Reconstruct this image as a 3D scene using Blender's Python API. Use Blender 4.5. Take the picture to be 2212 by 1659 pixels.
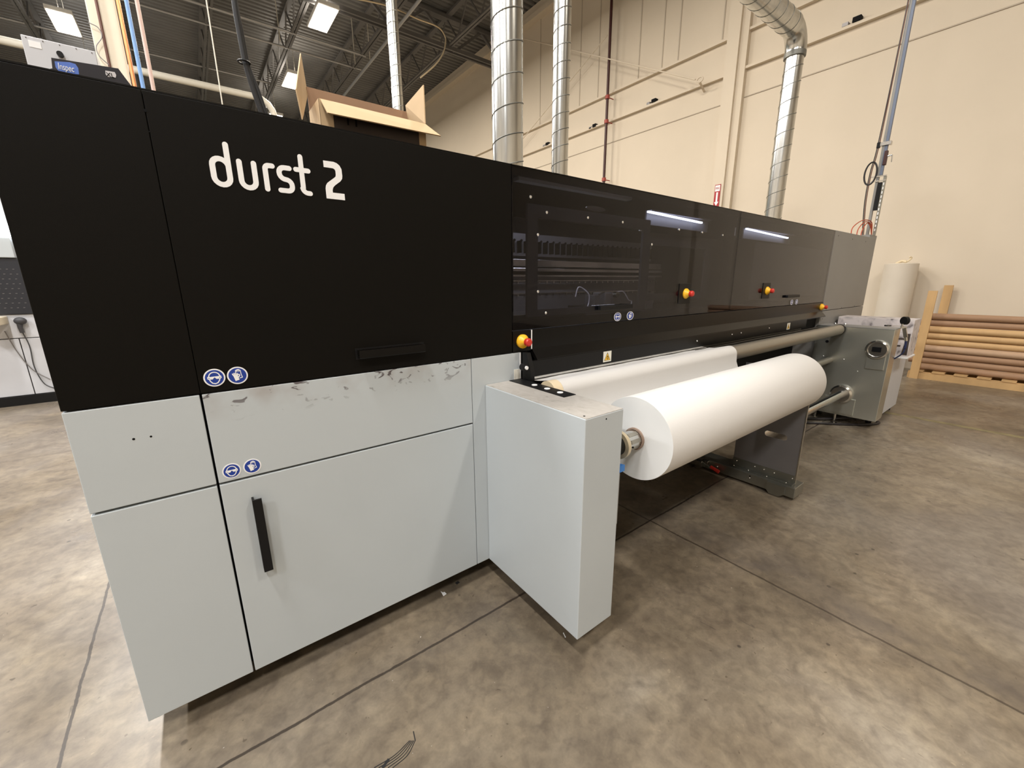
import bpy, bmesh, math, random
from math import sin, cos, pi, radians
from mathutils import Vector, Matrix
random.seed(7)
for o in list(bpy.data.objects): bpy.data.objects.remove(o, do_unlink=True)
SC = bpy.context.scene
COL = SC.collection

# ------------------------------------------------------------------ camera
FPX = 885.256
AZ, EL, RO = 6.45434833e-01, -2.42092251e-01, 6.84194131e-03
CAMZ = 1.41
fw = Vector((sin(AZ)*cos(EL), cos(AZ)*cos(EL), sin(EL)))
rt = Vector((cos(AZ), -sin(AZ), 0)); dn = fw.cross(rt)
rt2 = cos(RO)*rt + sin(RO)*dn; dn2 = -sin(RO)*rt + cos(RO)*dn
cd = bpy.data.cameras.new('camera'); cam = bpy.data.objects.new('camera', cd); COL.objects.link(cam)
cam.matrix_world = Matrix.Translation((0, 0, CAMZ)) @ Matrix((rt2, -dn2, -fw)).transposed().to_4x4()
cd.sensor_fit = 'HORIZONTAL'; cd.sensor_width = 36.0; cd.lens = 36.0*FPX/2212
cd.clip_start = 0.02; cd.clip_end = 200
SC.camera = cam
# ------------------------------------------------------------------ world, exposure
w = bpy.data.worlds.new('world'); SC.world = w; w.use_nodes = True
w.node_tree.nodes['Background'].inputs[0].default_value = (0.75, 0.83, 1.0, 1)
w.node_tree.nodes['Background'].inputs[1].default_value = 0.05
SC.view_settings.view_transform = 'Standard'; SC.view_settings.look = 'None'
SC.view_settings.gamma = 1.0; SC.view_settings.use_curve_mapping = False
SC.view_settings.exposure = 0.0
LAMP_W = 275.0        # watts of one high-bay fixture
LAMP_COL = {-6.95: (0.98, 0.98, 1.0), -1.65: (1.0, 0.97, 0.94), 3.66: (1.0, 0.91, 0.79)}   # the fixtures get warmer to the right
LAMP_X = (-6.95, -1.65, 3.66); LAMP_Y = (-3.75, 0.4, 4.5, 8.65, 12.8, 16.95, 21.0)

def at(px, py, ax, v):           # a point of the place seen at that pixel of the photo, on the plane axis = v
    d = rt2*((px-1106)/FPX) + dn2*((py-829.5)/FPX) + fw
    C = Vector((0, 0, CAMZ)); t = (v-C[ax])/d[ax]
    return C + d*t

# ------------------------------------------------------------------ materials
def nodes(name):
    m = bpy.data.materials.new(name); m.use_nodes = True
    return m, m.node_tree.nodes, m.node_tree.links, m.node_tree.nodes['Principled BSDF']
def N(nt, t, **kw):
    n = nt.new(t)
    for k, v in kw.items():
        if k in ('operation', 'blend_type', 'data_type', 'noise_dimensions', 'feature', 'bands_direction', 'wave_type'): setattr(n, k, v)
        else: n.inputs[k].default_value = v
    return n
def mat(name, c, rough=0.5, metal=0.0, spec=0.5, var=0.0, scale=8.0, bump=0.0, bscale=200.0, stretch=(1, 1, 1), emit=None, es=0.0):
    m, nt, L, b = nodes(name)
    b.inputs['Base Color'].default_value = (*c, 1); b.inputs['Roughness'].default_value = rough
    b.inputs['Metallic'].default_value = metal; b.inputs['Specular IOR Level'].default_value = spec
    tc = nt.new('ShaderNodeTexCoord'); mp = nt.new('ShaderNodeMapping'); mp.inputs['Scale'].default_value = stretch
    L.new(tc.outputs['Object'], mp.inputs[0])
    no = N(nt, 'ShaderNodeTexNoise', Scale=scale, Detail=5.0); L.new(mp.outputs[0], no.inputs['Vector'])
    r = nt.new('ShaderNodeValToRGB')
    v = max(var, 0.01)
    r.color_ramp.elements[0].position = 0.3; r.color_ramp.elements[1].position = 0.7
    r.color_ramp.elements[0].color = tuple(x*(1-v) for x in c)+(1,); r.color_ramp.elements[1].color = tuple(min(1, x*(1+v)) for x in c)+(1,)
    L.new(no.outputs[0], r.inputs[0]); L.new(r.outputs[0], b.inputs['Base Color'])
    if bump:
        n2 = N(nt, 'ShaderNodeTexNoise', Scale=bscale, Detail=3.0); L.new(mp.outputs[0], n2.inputs['Vector'])
        bp = nt.new('ShaderNodeBump'); bp.inputs['Strength'].default_value = bump; bp.inputs['Distance'].default_value = 0.002
        L.new(n2.outputs[0], bp.inputs['Height']); L.new(bp.outputs[0], b.inputs['Normal'])
    if emit:
        b.inputs['Emission Color'].default_value = (*emit, 1); b.inputs['Emission Strength'].default_value = es
    return m

M = {}
M['grey'] = mat('grey_powder_coat', (0.47, 0.51, 0.53), 0.38, var=0.02, scale=3, bump=0.05, bscale=900)
M['grey2'] = mat('grey_powder_coat_dull', (0.24, 0.235, 0.222), 0.5, var=0.03, scale=3)
M['chassis'] = mat('dark_chassis', (0.0025, 0.0025, 0.003), 0.7, spec=.15)
M['black'] = mat('black_powder_coat', (0.005, 0.0043, 0.0033), 0.45, spec=0.10, bump=0.25, bscale=1400)
M['blackband'] = mat('black_satin_metal', (0.0045, 0.004, 0.0035), 0.30, spec=0.20, bump=0.04, bscale=900)
M['blackplastic'] = mat('black_plastic', (0.006, 0.006, 0.0065), 0.45, spec=.25)
M['rubber'] = mat('black_rubber', (0.01, 0.01, 0.011), 0.6)
M['hoodin'] = mat('hood_inner_paint', (0.022, 0.021, 0.024), 0.6, var=0.3, scale=3)
M['white'] = mat('white_vinyl', (0.86, 0.86, 0.86), 0.45)
M['whitegloss'] = mat('white_plastic', (0.8, 0.8, 0.78), 0.25)
M['blue'] = mat('blue_print', (0.012, 0.045, 0.30), 0.3)
M['paper'] = mat('paper', (0.62, 0.605, 0.58), 0.55, spec=0.35, var=0.01, scale=2, bump=0.12, bscale=260)
M['papedge'] = mat('paper_roll_end', (0.72, 0.73, 0.72), 0.6, var=0.03, scale=5)
M['core'] = mat('cardboard_core', (0.28, 0.20, 0.15), 0.7)
M['corecream'] = mat('cream_core_tube', (0.66, 0.55, 0.37), 0.45)
M['galv'] = mat('galvanised_sheet', (0.58, 0.59, 0.53), 0.27, metal=0.86, var=0.10, scale=3, bump=0.02, bscale=60)
M['galvdark'] = mat('galvanised_rail', (0.30, 0.30, 0.265), 0.3, metal=0.85, var=0.12, scale=6)
M['duct'] = mat('galvanised_duct', (0.56, 0.56, 0.53), 0.22, metal=0.95, var=0.12, scale=20, stretch=(1, 1, .2), bump=0.02, bscale=50)
M['seam'] = mat('duct_seam', (0.20, 0.20, 0.18), 0.5, metal=0.6)
M['steel'] = mat('bright_steel', (0.62, 0.61, 0.58), 0.22, metal=1.0, var=0.08, scale=30)
M['screw'] = mat('screw_steel', (0.85, 0.85, 0.83), 0.2, metal=0.9)
M['anod'] = mat('anodised_roller', (0.33, 0.31, 0.265), 0.33, metal=0.75, bump=0.05, bscale=500)
M['brass'] = mat('pale_brass', (0.60, 0.50, 0.34), 0.3, metal=0.6)
M['yellow'] = mat('yellow_plastic', (0.86, 0.47, 0.02), 0.35)
M['red'] = mat('red_plastic', (0.55, 0.03, 0.02), 0.35)
M['bluepl'] = mat('blue_plastic', (0.05, 0.2, 0.55), 0.4)
M['stand'] = mat('grey_steel_plate', (0.20, 0.19, 0.19), 0.42, metal=0.4, var=0.08, scale=4)
M['board'] = mat('corrugated_cardboard', (0.56, 0.40, 0.23), 0.75, var=0.06, scale=6)
M['boardin'] = mat('cardboard_inside', (0.32, 0.19, 0.11), 0.8, var=0.06, scale=6)
M['boarddark'] = mat('cardboard_printed_dark', (0.05, 0.035, 0.028), 0.7, var=0.2, scale=5)
M['wood'] = mat('pine_wood', (0.50, 0.32, 0.145), 0.7, var=0.16, scale=6, stretch=(1, 1, .25))
M['tubeA'] = mat('brown_paper_tube', (0.34, 0.205, 0.12), 0.7, var=0.06, scale=5)
M['tubeB'] = mat('tan_paper_tube', (0.55, 0.355, 0.17), 0.7, var=0.06, scale=5)
M['tubeC'] = mat('pinkish_paper_tube', (0.46, 0.31, 0.20), 0.7, var=0.06, scale=5)
M['wall'] = mat('painted_precast_wall', (0.63, 0.55, 0.437), 0.75, var=0.035, scale=0.6, bump=0.1, bscale=80)
M['wallline'] = mat('wall_panel_joint', (0.45, 0.39, 0.31), 0.9)
M['backwall'] = mat('grey_green_wall', (0.13, 0.15, 0.14), 0.8, var=0.1, scale=.5)
M['deck'] = mat('ceiling_deck', (0.17, 0.165, 0.155), 0.6, metal=0.1, var=0.15, scale=0.8)
M['joist'] = mat('joist_paint', (0.115, 0.11, 0.105), 0.6, var=0.15, scale=2)
M['column'] = mat('cream_column', (0.66, 0.59, 0.46), 0.7)
M['pipew'] = mat('pipe_offwhite', (0.55, 0.52, 0.44), 0.5)
M['pipesteel'] = mat('pipe_steel', (0.42, 0.42, 0.42), 0.4, metal=0.6)
M['pipeblue'] = mat('pipe_blue', (0.14, 0.27, 0.52), 0.4)
M['pipeblueg'] = mat('pipe_blue_grey', (0.13, 0.16, 0.23), 0.45)
M['scangrey'] = mat('scanner_dark_grey', (0.05, 0.05, 0.055), 0.5)
M['papwrap'] = mat('cream_wrapping_paper', (0.60, 0.54, 0.45), 0.6, var=.03, scale=3)
M['copper'] = mat('pipe_copper', (0.62, 0.25, 0.10), 0.35, metal=0.6)
M['pink'] = mat('pipe_pinkish', (0.50, 0.36, 0.31), 0.5)
M['maroon'] = mat('pipe_maroon', (0.045, 0.008, 0.006), 0.45)
M['redfit'] = mat('red_fitting', (0.32, 0.05, 0.035), 0.5)
M['signred'] = mat('sign_red', (0.36, 0.012, 0.015), 0.4)
M['wirered'] = mat('red_wire', (0.42, 0.07, 0.03), 0.5)
M['wirebrown'] = mat('brown_wire', (0.10, 0.035, 0.02), 0.5)
M['hose'] = mat('black_hose', (0.012, 0.010, 0.012), 0.4)
M['bluehose'] = mat('dark_blue_hose', (0.012, 0.02, 0.07), 0.4)
M['cabwhite'] = mat('cabinet_white', (0.56, 0.57, 0.60), 0.45, var=0.02)
M['screenblack'] = mat('perforated_guard', (0.012, 0.013, 0.018), 0.5)
M['label'] = mat('label_cream', (0.72, 0.70, 0.62), 0.5)
M['warny'] = mat('warning_yellow', (0.85, 0.50, 0.03), 0.45)
M['logoblue'] = mat('logo_blue', (0.10, 0.19, 0.58), 0.35)
M['boxnavy'] = mat('carton_navy_black', (0.016, 0.016, 0.024), 0.35)
M['silverprint'] = mat('silver_print', (0.6, 0.58, 0.6), 0.4)
M['yline'] = mat('floor_yellow_paint', (0.20, 0.165, 0.085), 0.6, var=0.3, scale=12)
M['diff'] = mat('lamp_diffuser', (0.9, 0.9, 0.9), 0.5, emit=(1, 0.95, 0.86), es=14.0)
M['ledw'] = mat('led_tube', (0.9, 0.9, 0.95), 0.5, emit=(0.86, 0.92, 1.0), es=7.0)
M['lamphouse'] = mat('lamp_housing_grey', (0.20, 0.20, 0.23), 0.5)
M['lamp_cool'] = mat('task_lamp_tube', (0.9, 0.9, 0.95), 0.5, emit=(0.9, 0.95, 1.0), es=10.0)

# stained grey front panel: dirt smears near its top edge
def stained():
    m, nt, L, b = nodes('grey_powder_coat_smeared')
    b.inputs['Roughness'].default_value = 0.42
    tc = nt.new('ShaderNodeTexCoord')
    sx = nt.new('ShaderNodeSeparateXYZ'); L.new(tc.outputs['Object'], sx.inputs[0])
    mp = nt.new('ShaderNodeMapping'); mp.inputs['Scale'].default_value = (1, 1, 1.7); mp.inputs['Rotation'].default_value = (0, .5, 0); L.new(tc.outputs['Object'], mp.inputs[0])
    n1 = N(nt, 'ShaderNodeTexNoise', Scale=20.0, Detail=4.0, Distortion=1.2); L.new(mp.outputs[0], n1.inputs['Vector'])
    r1 = nt.new('ShaderNodeValToRGB'); r1.color_ramp.elements[0].position = .615; r1.color_ramp.elements[1].position = .665; L.new(n1.outputs[0], r1.inputs[0])
    # the smears sit in the upper part of this panel (object z from 1.02 to 1.10)
    mr = nt.new('ShaderNodeMapRange'); mr.inputs[1].default_value = 1.0; mr.inputs[2].default_value = 1.08; L.new(sx.outputs[2], mr.inputs[0])
    mu = nt.new('ShaderNodeMath'); mu.operation = 'MULTIPLY'; L.new(r1.outputs[0], mu.inputs[0]); L.new(mr.outputs[0], mu.inputs[1])
    n2 = N(nt, 'ShaderNodeTexNoise', Scale=9.0, Detail=3.0); L.new(tc.outputs['Object'], n2.inputs['Vector'])
    r2 = nt.new('ShaderNodeValToRGB'); r2.color_ramp.elements[0].position = .45; r2.color_ramp.elements[1].position = .75; L.new(n2.outputs[0], r2.inputs[0])
    mu2 = nt.new('ShaderNodeMath'); mu2.operation = 'MULTIPLY'; L.new(r2.outputs[0], mu2.inputs[0]); L.new(mr.outputs[0], mu2.inputs[1])
    a = N(nt, 'ShaderNodeMix', data_type='RGBA', blend_type='MIX'); a.inputs[6].default_value = (.47, .51, .53, 1); a.inputs[7].default_value = (.37, .36, .355, 1); L.new(mu2.outputs[0], a.inputs[0])
    c = N(nt, 'ShaderNodeMix', data_type='RGBA', blend_type='MIX'); c.inputs[7].default_value = (.10, .085, .09, 1); L.new(mu.outputs[0], c.inputs[0]); L.new(a.outputs[2], c.inputs[6])
    L.new(c.outputs[2], b.inputs['Base Color'])
    return m
M['stain'] = stained()
def scuffed():
    m, nt, L, b = nodes('grey_scuffed_top')
    b.inputs['Roughness'].default_value = 0.42
    tc = nt.new('ShaderNodeTexCoord')
    mp = nt.new('ShaderNodeMapping'); mp.inputs['Scale'].default_value = (1.6, 1, 1); mp.inputs['Rotation'].default_value = (0, 0, .4); L.new(tc.outputs['Object'], mp.inputs[0])
    n1 = N(nt, 'ShaderNodeTexNoise', Scale=14.0, Detail=6.0, Distortion=1.5); L.new(mp.outputs[0], n1.inputs['Vector'])
    r = nt.new('ShaderNodeValToRGB'); r.color_ramp.elements[0].position = .35; r.color_ramp.elements[1].position = .62
    r.color_ramp.elements[0].color = (.375, .35, .315, 1); r.color_ramp.elements[1].color = (.435, .41, .375, 1)
    e = r.color_ramp.elements.new(.29); e.color = (.26, .24, .21, 1)
    L.new(n1.outputs[0], r.inputs[0]); L.new(r.outputs[0], b.inputs['Base Color'])
    return m
M['scuff'] = scuffed()
def acrylic(name, tint):
    m = bpy.data.materials.new(name); m.use_nodes = True; nt = m.node_tree.nodes; L = m.node_tree.links
    nt.clear(); out = nt.new('ShaderNodeOutputMaterial'); mx = nt.new('ShaderNodeMixShader')
    t = nt.new('ShaderNodeBsdfTransparent'); t.inputs[0].default_value = (*tint, 1)
    g = nt.new('ShaderNodeBsdfGlossy'); g.inputs[0].default_value = (1, 1, 1, 1); g.inputs['Roughness'].default_value = 0.015
    f = nt.new('ShaderNodeFresnel'); ge = nt.new('ShaderNodeNewGeometry'); io = nt.new('ShaderNodeMix'); io.inputs[2].default_value = 1.31; io.inputs[3].default_value = 1/1.31
    L.new(ge.outputs['Backfacing'], io.inputs[0]); L.new(io.outputs[0], f.inputs[0])   # same reflectance entering and leaving the sheet
    L.new(f.outputs[0], mx.inputs[0]); L.new(t.outputs[0], mx.inputs[1]); L.new(g.outputs[0], mx.inputs[2]); L.new(mx.outputs[0], out.inputs[0])
    return m
M['acrylic'] = acrylic('tinted_acrylic', (0.62, 0.62, 0.66))
# concrete floor: mottled, with saw-cut joints and dark drips
def concrete():
    m, nt, L, b = nodes('polished_concrete')
    tc = nt.new('ShaderNodeTexCoord'); co = tc.outputs['Object']
    def noise(s, d=5.0, dist=0.0, src=co):
        n = N(nt, 'ShaderNodeTexNoise', Scale=s, Detail=d, Distortion=dist); L.new(src, n.inputs['Vector']); return n.outputs[0]
    def ramp(src, stops):
        r = nt.new('ShaderNodeValToRGB'); e = r.color_ramp.elements
        e[0].position, e[0].color = stops[0]; e[1].position, e[1].color = stops[-1]
        for p, c in stops[1:-1]: q = e.new(p); q.color = c
        L.new(src, r.inputs[0]); return r.outputs[0]
    def math_(op, a, c, cl=False):
        n = nt.new('ShaderNodeMath'); n.operation = op; n.use_clamp = cl
        for i, v in enumerate((a, c)):
            if isinstance(v, (int, float)): n.inputs[i].default_value = v
            else: L.new(v, n.inputs[i])
        return n.outputs[0]
    def mix(f, a, c, bt='MIX'):
        n = N(nt, 'ShaderNodeMix', data_type='RGBA', blend_type=bt)
        for i, v in ((0, f), (6, a), (7, c)):
            if isinstance(v, (int, float)): n.inputs[i].default_value = v
            elif isinstance(v, tuple): n.inputs[i].default_value = v
            else: L.new(v, n.inputs[i])
        return n.outputs[2]
    base = ramp(noise(1.1, 8.0, .6), [(.30, (.100, .080, .056, 1)), (.45, (.150, .121, .085, 1)), (.57, (.180, .150, .110, 1)), (.70, (.235, .205, .162, 1))])
    fine = ramp(noise(11, 8.0, .8), [(.30, (.72, .71, .72, 1)), (.52, (1, 1, 1, 1)), (.72, (1.12, 1.12, 1.1, 1))])
    c = mix(0.95, base, fine, 'MULTIPLY')
    grain = ramp(noise(120, 3.0), [(.3, (.9, .9, .9, 1)), (.7, (1.08, 1.08, 1.08, 1))])
    c = mix(0.6, c, grain, 'MULTIPLY')
    # cool grey wear patches
    pat = ramp(noise(0.55, 6.0, 1.2), [(.50, (0, 0, 0, 1)), (.66, (1, 1, 1, 1))])
    pf = math_('MULTIPLY', pat, .5)
    c = mix(pf, c, (.118, .103, .092, 1))
    sx = nt.new('ShaderNodeSeparateXYZ'); L.new(co, sx.inputs[0])
    wob = math_('MULTIPLY', math_('SUBTRACT', noise(6, 3.0), .5), .014)
    wob2 = math_('MULTIPLY', math_('SUBTRACT', noise(45, 3.0), .5), .006)
    w_ = math_('ADD', wob, wob2)
    def joint(axis, pos, half, dark=.75, lo=None, hi=None):
        nonlocal c
        d = math_('ABSOLUTE', math_('SUBTRACT', math_('ADD', sx.outputs[axis], w_), pos), 0)
        f = math_('SUBTRACT', 1.0, math_('DIVIDE', d, half), True)
        f = math_('MULTIPLY', math_('MULTIPLY', f, 3.0, True), dark)
        if lo is not None:
            g = math_('MULTIPLY', math_('GREATER_THAN', sx.outputs[1-axis], lo), math_('LESS_THAN', sx.outputs[1-axis], hi))
            f = math_('MULTIPLY', f, g)
        c = mix(f, c, (.028, .02, .014, 1))
    sp = ramp(noise(42, 3.0, .4), [(.255, (.45, .42, .38, 1)), (.30, (1, 1, 1, 1)), (.70, (1, 1, 1, 1)), (.75, (1.35, 1.35, 1.3, 1))]); c = mix(.8, c, sp, 'MULTIPLY')
    chip = ramp(noise(75, 2.0, .2), [(.775, (0, 0, 0, 1)), (.79, (1, 1, 1, 1))]); c = mix(math_('MULTIPLY', chip, .7), c, (.5, .48, .44, 1))
    cloud = ramp(noise(3.3, 8.0, 1.6), [(.38, (.78, .76, .76, 1)), (.55, (1, 1, 1, 1)), (.66, (1.16, 1.15, 1.12, 1))]); c = mix(.55, c, cloud, 'MULTIPLY')
    mid = ramp(noise(27, 8.0, .5), [(.36, (.80, .79, .79, 1)), (.5, (1, 1, 1, 1)), (.64, (1.17, 1.17, 1.15, 1))]); c = mix(.65, c, mid, 'MULTIPLY')
    c = mix(1.0, c, (1.14, 1.13, 1.12, 1), 'MULTIPLY')
    # soft stain bands beside the joints
    for axis, pos, wd, am in ((0, 2.08, .16, .55), (1, 1.27, .10, .35)):
        d = math_('ABSOLUTE', math_('SUBTRACT', sx.outputs[axis], pos), 0)
        f = math_('SUBTRACT', 1.0, math_('DIVIDE', d, wd), True)
        f = math_('MULTIPLY', math_('MULTIPLY', f, ramp(noise(5, 6.0, 1.), [(.35, (0, 0, 0, 1)), (.6, (1, 1, 1, 1))])), am)
        c = mix(f, c, (.088, .073, .064, 1))
    joint(1, 1.27, .0065, .9); joint(0, -.545, .006, .9); joint(0, 2.0, .007, .7); joint(1, 5.03, .005, .5); joint(1, -3.3, .004); joint(0, -3.1, .004); joint(0, 4.55, .004, .5); joint(1, 8.8, .005, .5)
    # round dark drips
    vo = N(nt, 'ShaderNodeTexVoronoi', Scale=6.5); L.new(co, vo.inputs['Vector'])
    dr = ramp(vo.outputs['Distance'], [(.050, (1, 1, 1, 1)), (.068, (0, 0, 0, 1))])
    gate = ramp(noise(1.7, 2.0), [(.44, (0, 0, 0, 1)), (.50, (1, 1, 1, 1))])
    c = mix(math_('MULTIPLY', math_('MULTIPLY', dr, gate), .75), c, (.04, .032, .025, 1))
    # fine scratches
    mp = nt.new('ShaderNodeMapping'); mp.inputs['Scale'].default_value = (30, 4, 1); mp.inputs['Rotation'].default_value = (0, 0, .7); L.new(co, mp.inputs[0])
    sc = ramp(noise(1.0, 3.0, 2.0, mp.outputs[0]), [(.735, (0, 0, 0, 1)), (.76, (1, 1, 1, 1))])
    c = mix(math_('MULTIPLY', sc, .6), c, (.055, .045, .035, 1))
    L.new(c, b.inputs['Base Color'])
    rr = ramp(noise(2.2, 6.0, .5), [(.3, (.24, .24, .24, 1)), (.7, (.44, .44, .44, 1))]); L.new(rr, b.inputs['Roughness'])
    bp = nt.new('ShaderNodeBump'); bp.inputs['Strength'].default_value = .12; bp.inputs['Distance'].default_value = .004
    L.new(noise(18, 6.0), bp.inputs['Height']); L.new(bp.outputs[0], b.inputs['Normal'])
    return m
M['floor'] = concrete()

# ------------------------------------------------------------------ mesh helpers
class MB:
    def __init__(s): s.b = bmesh.new()
    def box(s, lo, hi, bev=0.0):
        vs = [s.b.verts.new((x, y, z)) for x in (lo[0], hi[0]) for y in (lo[1], hi[1]) for z in (lo[2], hi[2])]
        fs = [s.b.faces.new([vs[i] for i in f]) for f in ((0, 1, 3, 2), (4, 6, 7, 5), (0, 4, 5, 1), (2, 3, 7, 6), (0, 2, 6, 4), (1, 5, 7, 3))]
        if bev:
            es = list({e for f in fs for e in f.edges})
            bmesh.ops.bevel(s.b, geom=es, offset=bev, segments=2, profile=.5, affect='EDGES')
        return s
    def obox(s, p0, p1, wd, ht, up=(0, 0, 1)):     # bar of rectangular section from p0 to p1
        p0, p1 = Vector(p0), Vector(p1); d = (p1-p0).normalized(); u = Vector(up)
        sd = d.cross(u).normalized(); u = sd.cross(d)
        q = [p + sd*a*wd/2 + u*c*ht/2 for p in (p0, p1) for a, c in ((-1, -1), (1, -1), (1, 1), (-1, 1))]
        v = [s.b.verts.new(x) for x in q]
        for f in ((3, 2, 1, 0), (4, 5, 6, 7), (0, 1, 5, 4), (1, 2, 6, 5), (2, 3, 7, 6), (3, 0, 4, 7)): s.b.faces.new([v[i] for i in f])
        return s
    def tube(s, path, r, n=12, caps=True, closed=False):
        path = [Vector(p) for p in path]; rs = r if isinstance(r, (list, tuple)) else [r]*len(path)
        rings = []; nrm = None; m = len(path)
        for i, p in enumerate(path):
            if closed: d = (path[(i+1) % m]-path[i-1])
            else: d = path[min(i+1, m-1)]-path[max(i-1, 0)]
            d.normalize()
            if nrm is None: nrm = d.orthogonal().normalized()
            else:
                nrm = nrm - d*nrm.dot(d); nrm = nrm.normalized() if nrm.length > 1e-6 else d.orthogonal().normalized()
            bn = d.cross(nrm)
            rings.append([s.b.verts.new(p + (nrm*cos(2*pi*k/n) + bn*sin(2*pi*k/n))*rs[i]) for k in range(n)])
        for i in range(m if closed else m-1):
            a, c = rings[i], rings[(i+1) % m]
            for k in range(n): s.b.faces.new((a[k], a[(k+1) % n], c[(k+1) % n], c[k]))
        if caps and not closed: s.b.faces.new(rings[0][::-1]); s.b.faces.new(rings[-1])
        return s
    def cyl(s, p0, p1, r, n=32, caps=True): return s.tube([p0, p1], r, n, caps)
    def prism(s, poly, ax, lo, hi):
        # poly: 2D points in the other two axes (ascending order), extruded along axis ax
        def mk(v, q):
            c = list(q); c.insert(ax, v); return s.b.verts.new(c)
        a = [mk(lo, q) for q in poly]; c = [mk(hi, q) for q in poly]
        s.b.faces.new(a); s.b.faces.new(c[::-1])
        for i in range(len(poly)): s.b.faces.new((a[i], c[i], c[(i+1) % len(poly)], a[(i+1) % len(poly)]))
        return s
    def disc(s, c, r, y0, y1, n=40, rx=None):
        return s.prism([(c[0]+(rx or r)*cos(2*pi*k/n), c[1]+r*sin(2*pi*k/n)) for k in range(n)], 1, y0, y1)
    def stroke(s, pts, wd, y0, y1, round_=True):   # a line of pen drawn in the xz plane, one clean ribbon
        p = [pts[0]] + [b_ for a, b_ in zip(pts[:-1], pts[1:]) if math.hypot(b_[0]-a[0], b_[1]-a[1]) > 1e-6]
        closed = math.hypot(p[0][0]-p[-1][0], p[0][1]-p[-1][1]) < 1e-6
        if closed: p = p[:-1]
        s.k = getattr(s, 'k', 0)+1; y0 = y0-.00006*s.k
        n = len(p); L_, R_ = [], []
        for i in range(n):
            a = p[i-1] if (i > 0 or closed) else p[i]; c = p[(i+1) % n] if (i < n-1 or closed) else p[i]
            def un(u, v):
                l = math.hypot(v[0]-u[0], v[1]-u[1]); return ((v[0]-u[0])/l, (v[1]-u[1])/l) if l > 1e-9 else None
            d1, d2 = un(a, p[i]), un(p[i], c); d1 = d1 or d2; d2 = d2 or d1
            t = (d1[0]+d2[0], d1[1]+d2[1]); l = math.hypot(*t) or 1; t = (t[0]/l, t[1]/l)
            k_ = min(1.6, 1/max(.3, t[0]*d1[0]+t[1]*d1[1]))*wd/2
            L_.append((p[i][0]-t[1]*k_, p[i][1]+t[0]*k_)); R_.append((p[i][0]+t[1]*k_, p[i][1]-t[0]*k_))
        def cap(c, u, v, sgn):
            a0 = math.atan2(u[1]-c[1], u[0]-c[0]); return [(c[0]+wd/2*cos(a0+sgn*pi*q/8), c[1]+wd/2*sin(a0+sgn*pi*q/8)) for q in range(1, 8)]
        if closed:
            for i in range(n): s.prism([L_[i], L_[(i+1) % n], R_[(i+1) % n], R_[i]], 1, y0, y1)
            return s
        c1 = cap(p[-1], L_[-1], R_[-1], -1) if round_ else []; c0 = cap(p[0], R_[0], L_[0], -1) if round_ else []
        mk = lambda q, y: s.b.verts.new((q[0], y, q[1]))
        fl, fr, f1, f0 = [[mk(q, y0) for q in a] for a in (L_, R_, c1, c0)]
        for i in range(n-1): s.b.faces.new((fl[i], fl[i+1], fr[i+1], fr[i]))
        if round_: s.b.faces.new([fl[-1]]+f1+[fr[-1]]); s.b.faces.new([fr[0]]+f0+[fl[0]])
        rim = fl+f1+fr[::-1]+f0; bk = [mk((v.co.x, v.co.z), y1) for v in rim]; m_ = len(rim)
        for i in range(m_): s.b.faces.new((rim[i], bk[i], bk[(i+1) % m_], rim[(i+1) % m_]))
        return s
    def sphere(s, c, r, n=16, sz=(1, 1, 1)):
        bmesh.ops.create_uvsphere(s.b, u_segments=n, v_segments=n//2, radius=r, matrix=Matrix.Translation(c) @ Matrix.Diagonal((*sz, 1)))
        return s
    def lathe(s, c, ax, prof, n=32):               # prof: (distance along axis, radius)
        rings = []
        for t, r in prof:
            ring = []
            for k in range(n):
                a = 2*pi*k/n; q = [r*cos(a), r*sin(a)]; q.insert(ax, t); ring.append(s.b.verts.new((c[0]+q[0], c[1]+q[1], c[2]+q[2])))
            rings.append(ring)
        for a, c_ in zip(rings[:-1], rings[1:]):
            for k in range(n): s.b.faces.new((a[k], a[(k+1) % n], c_[(k+1) % n], c_[k]))
        return s
    def build(s, name, m, parent=None, smooth=False, kind=None):
        off = Vector((0, 0, 0)); p = parent
        while p is not None: off += p.location; p = p.parent
        bmesh.ops.translate(s.b, verts=s.b.verts, vec=-off)
        bmesh.ops.recalc_face_normals(s.b, faces=s.b.faces)
        me = bpy.data.meshes.new(name); s.b.to_mesh(me); s.b.free()
        me.materials.append(M[m] if isinstance(m, str) else m)
        if smooth:
            for f in me.polygons: f.use_smooth = True
            try: me.set_sharp_from_angle(angle=radians(35))
            except Exception: pass
        o = bpy.data.objects.new(name, me); COL.objects.link(o)
        if parent is not None: o.parent = parent
        if kind: o['kind'] = kind
        return o
def thing(name, loc, label, cat, group=None):
    o = bpy.data.objects.new(name, None); o.location = loc; o.empty_display_size = .1; COL.objects.link(o)
    o['label'] = label; o['category'] = cat
    if group: o['group'] = group
    return o
def tag(o, label, cat, group=None):
    o['label'] = label; o['category'] = cat
    if group: o['group'] = group
    return o
def arc(c, r, a0, a1, n=8): return [(c[0]+r*cos(radians(a0+(a1-a0)*k/n)), c[1]+r*sin(radians(a0+(a1-a0)*k/n))) for k in range(n+1)]
def spline(pts, n=10):
    P = [Vector(p) for p in pts]; P = [2*P[0]-P[1]] + P + [2*P[-1]-P[-2]]; out = []
    for i in range(1, len(P)-2):
        a, b, c, d = P[i-1:i+3]
        for k in range(n):
            t = k/n; out.append(.5*((2*b)+(c-a)*t+(2*a-5*b+4*c-d)*t*t+(3*b-a-3*c+d)*t**3))
    return out + [P[-2]]
SR = 'structure'

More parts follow.
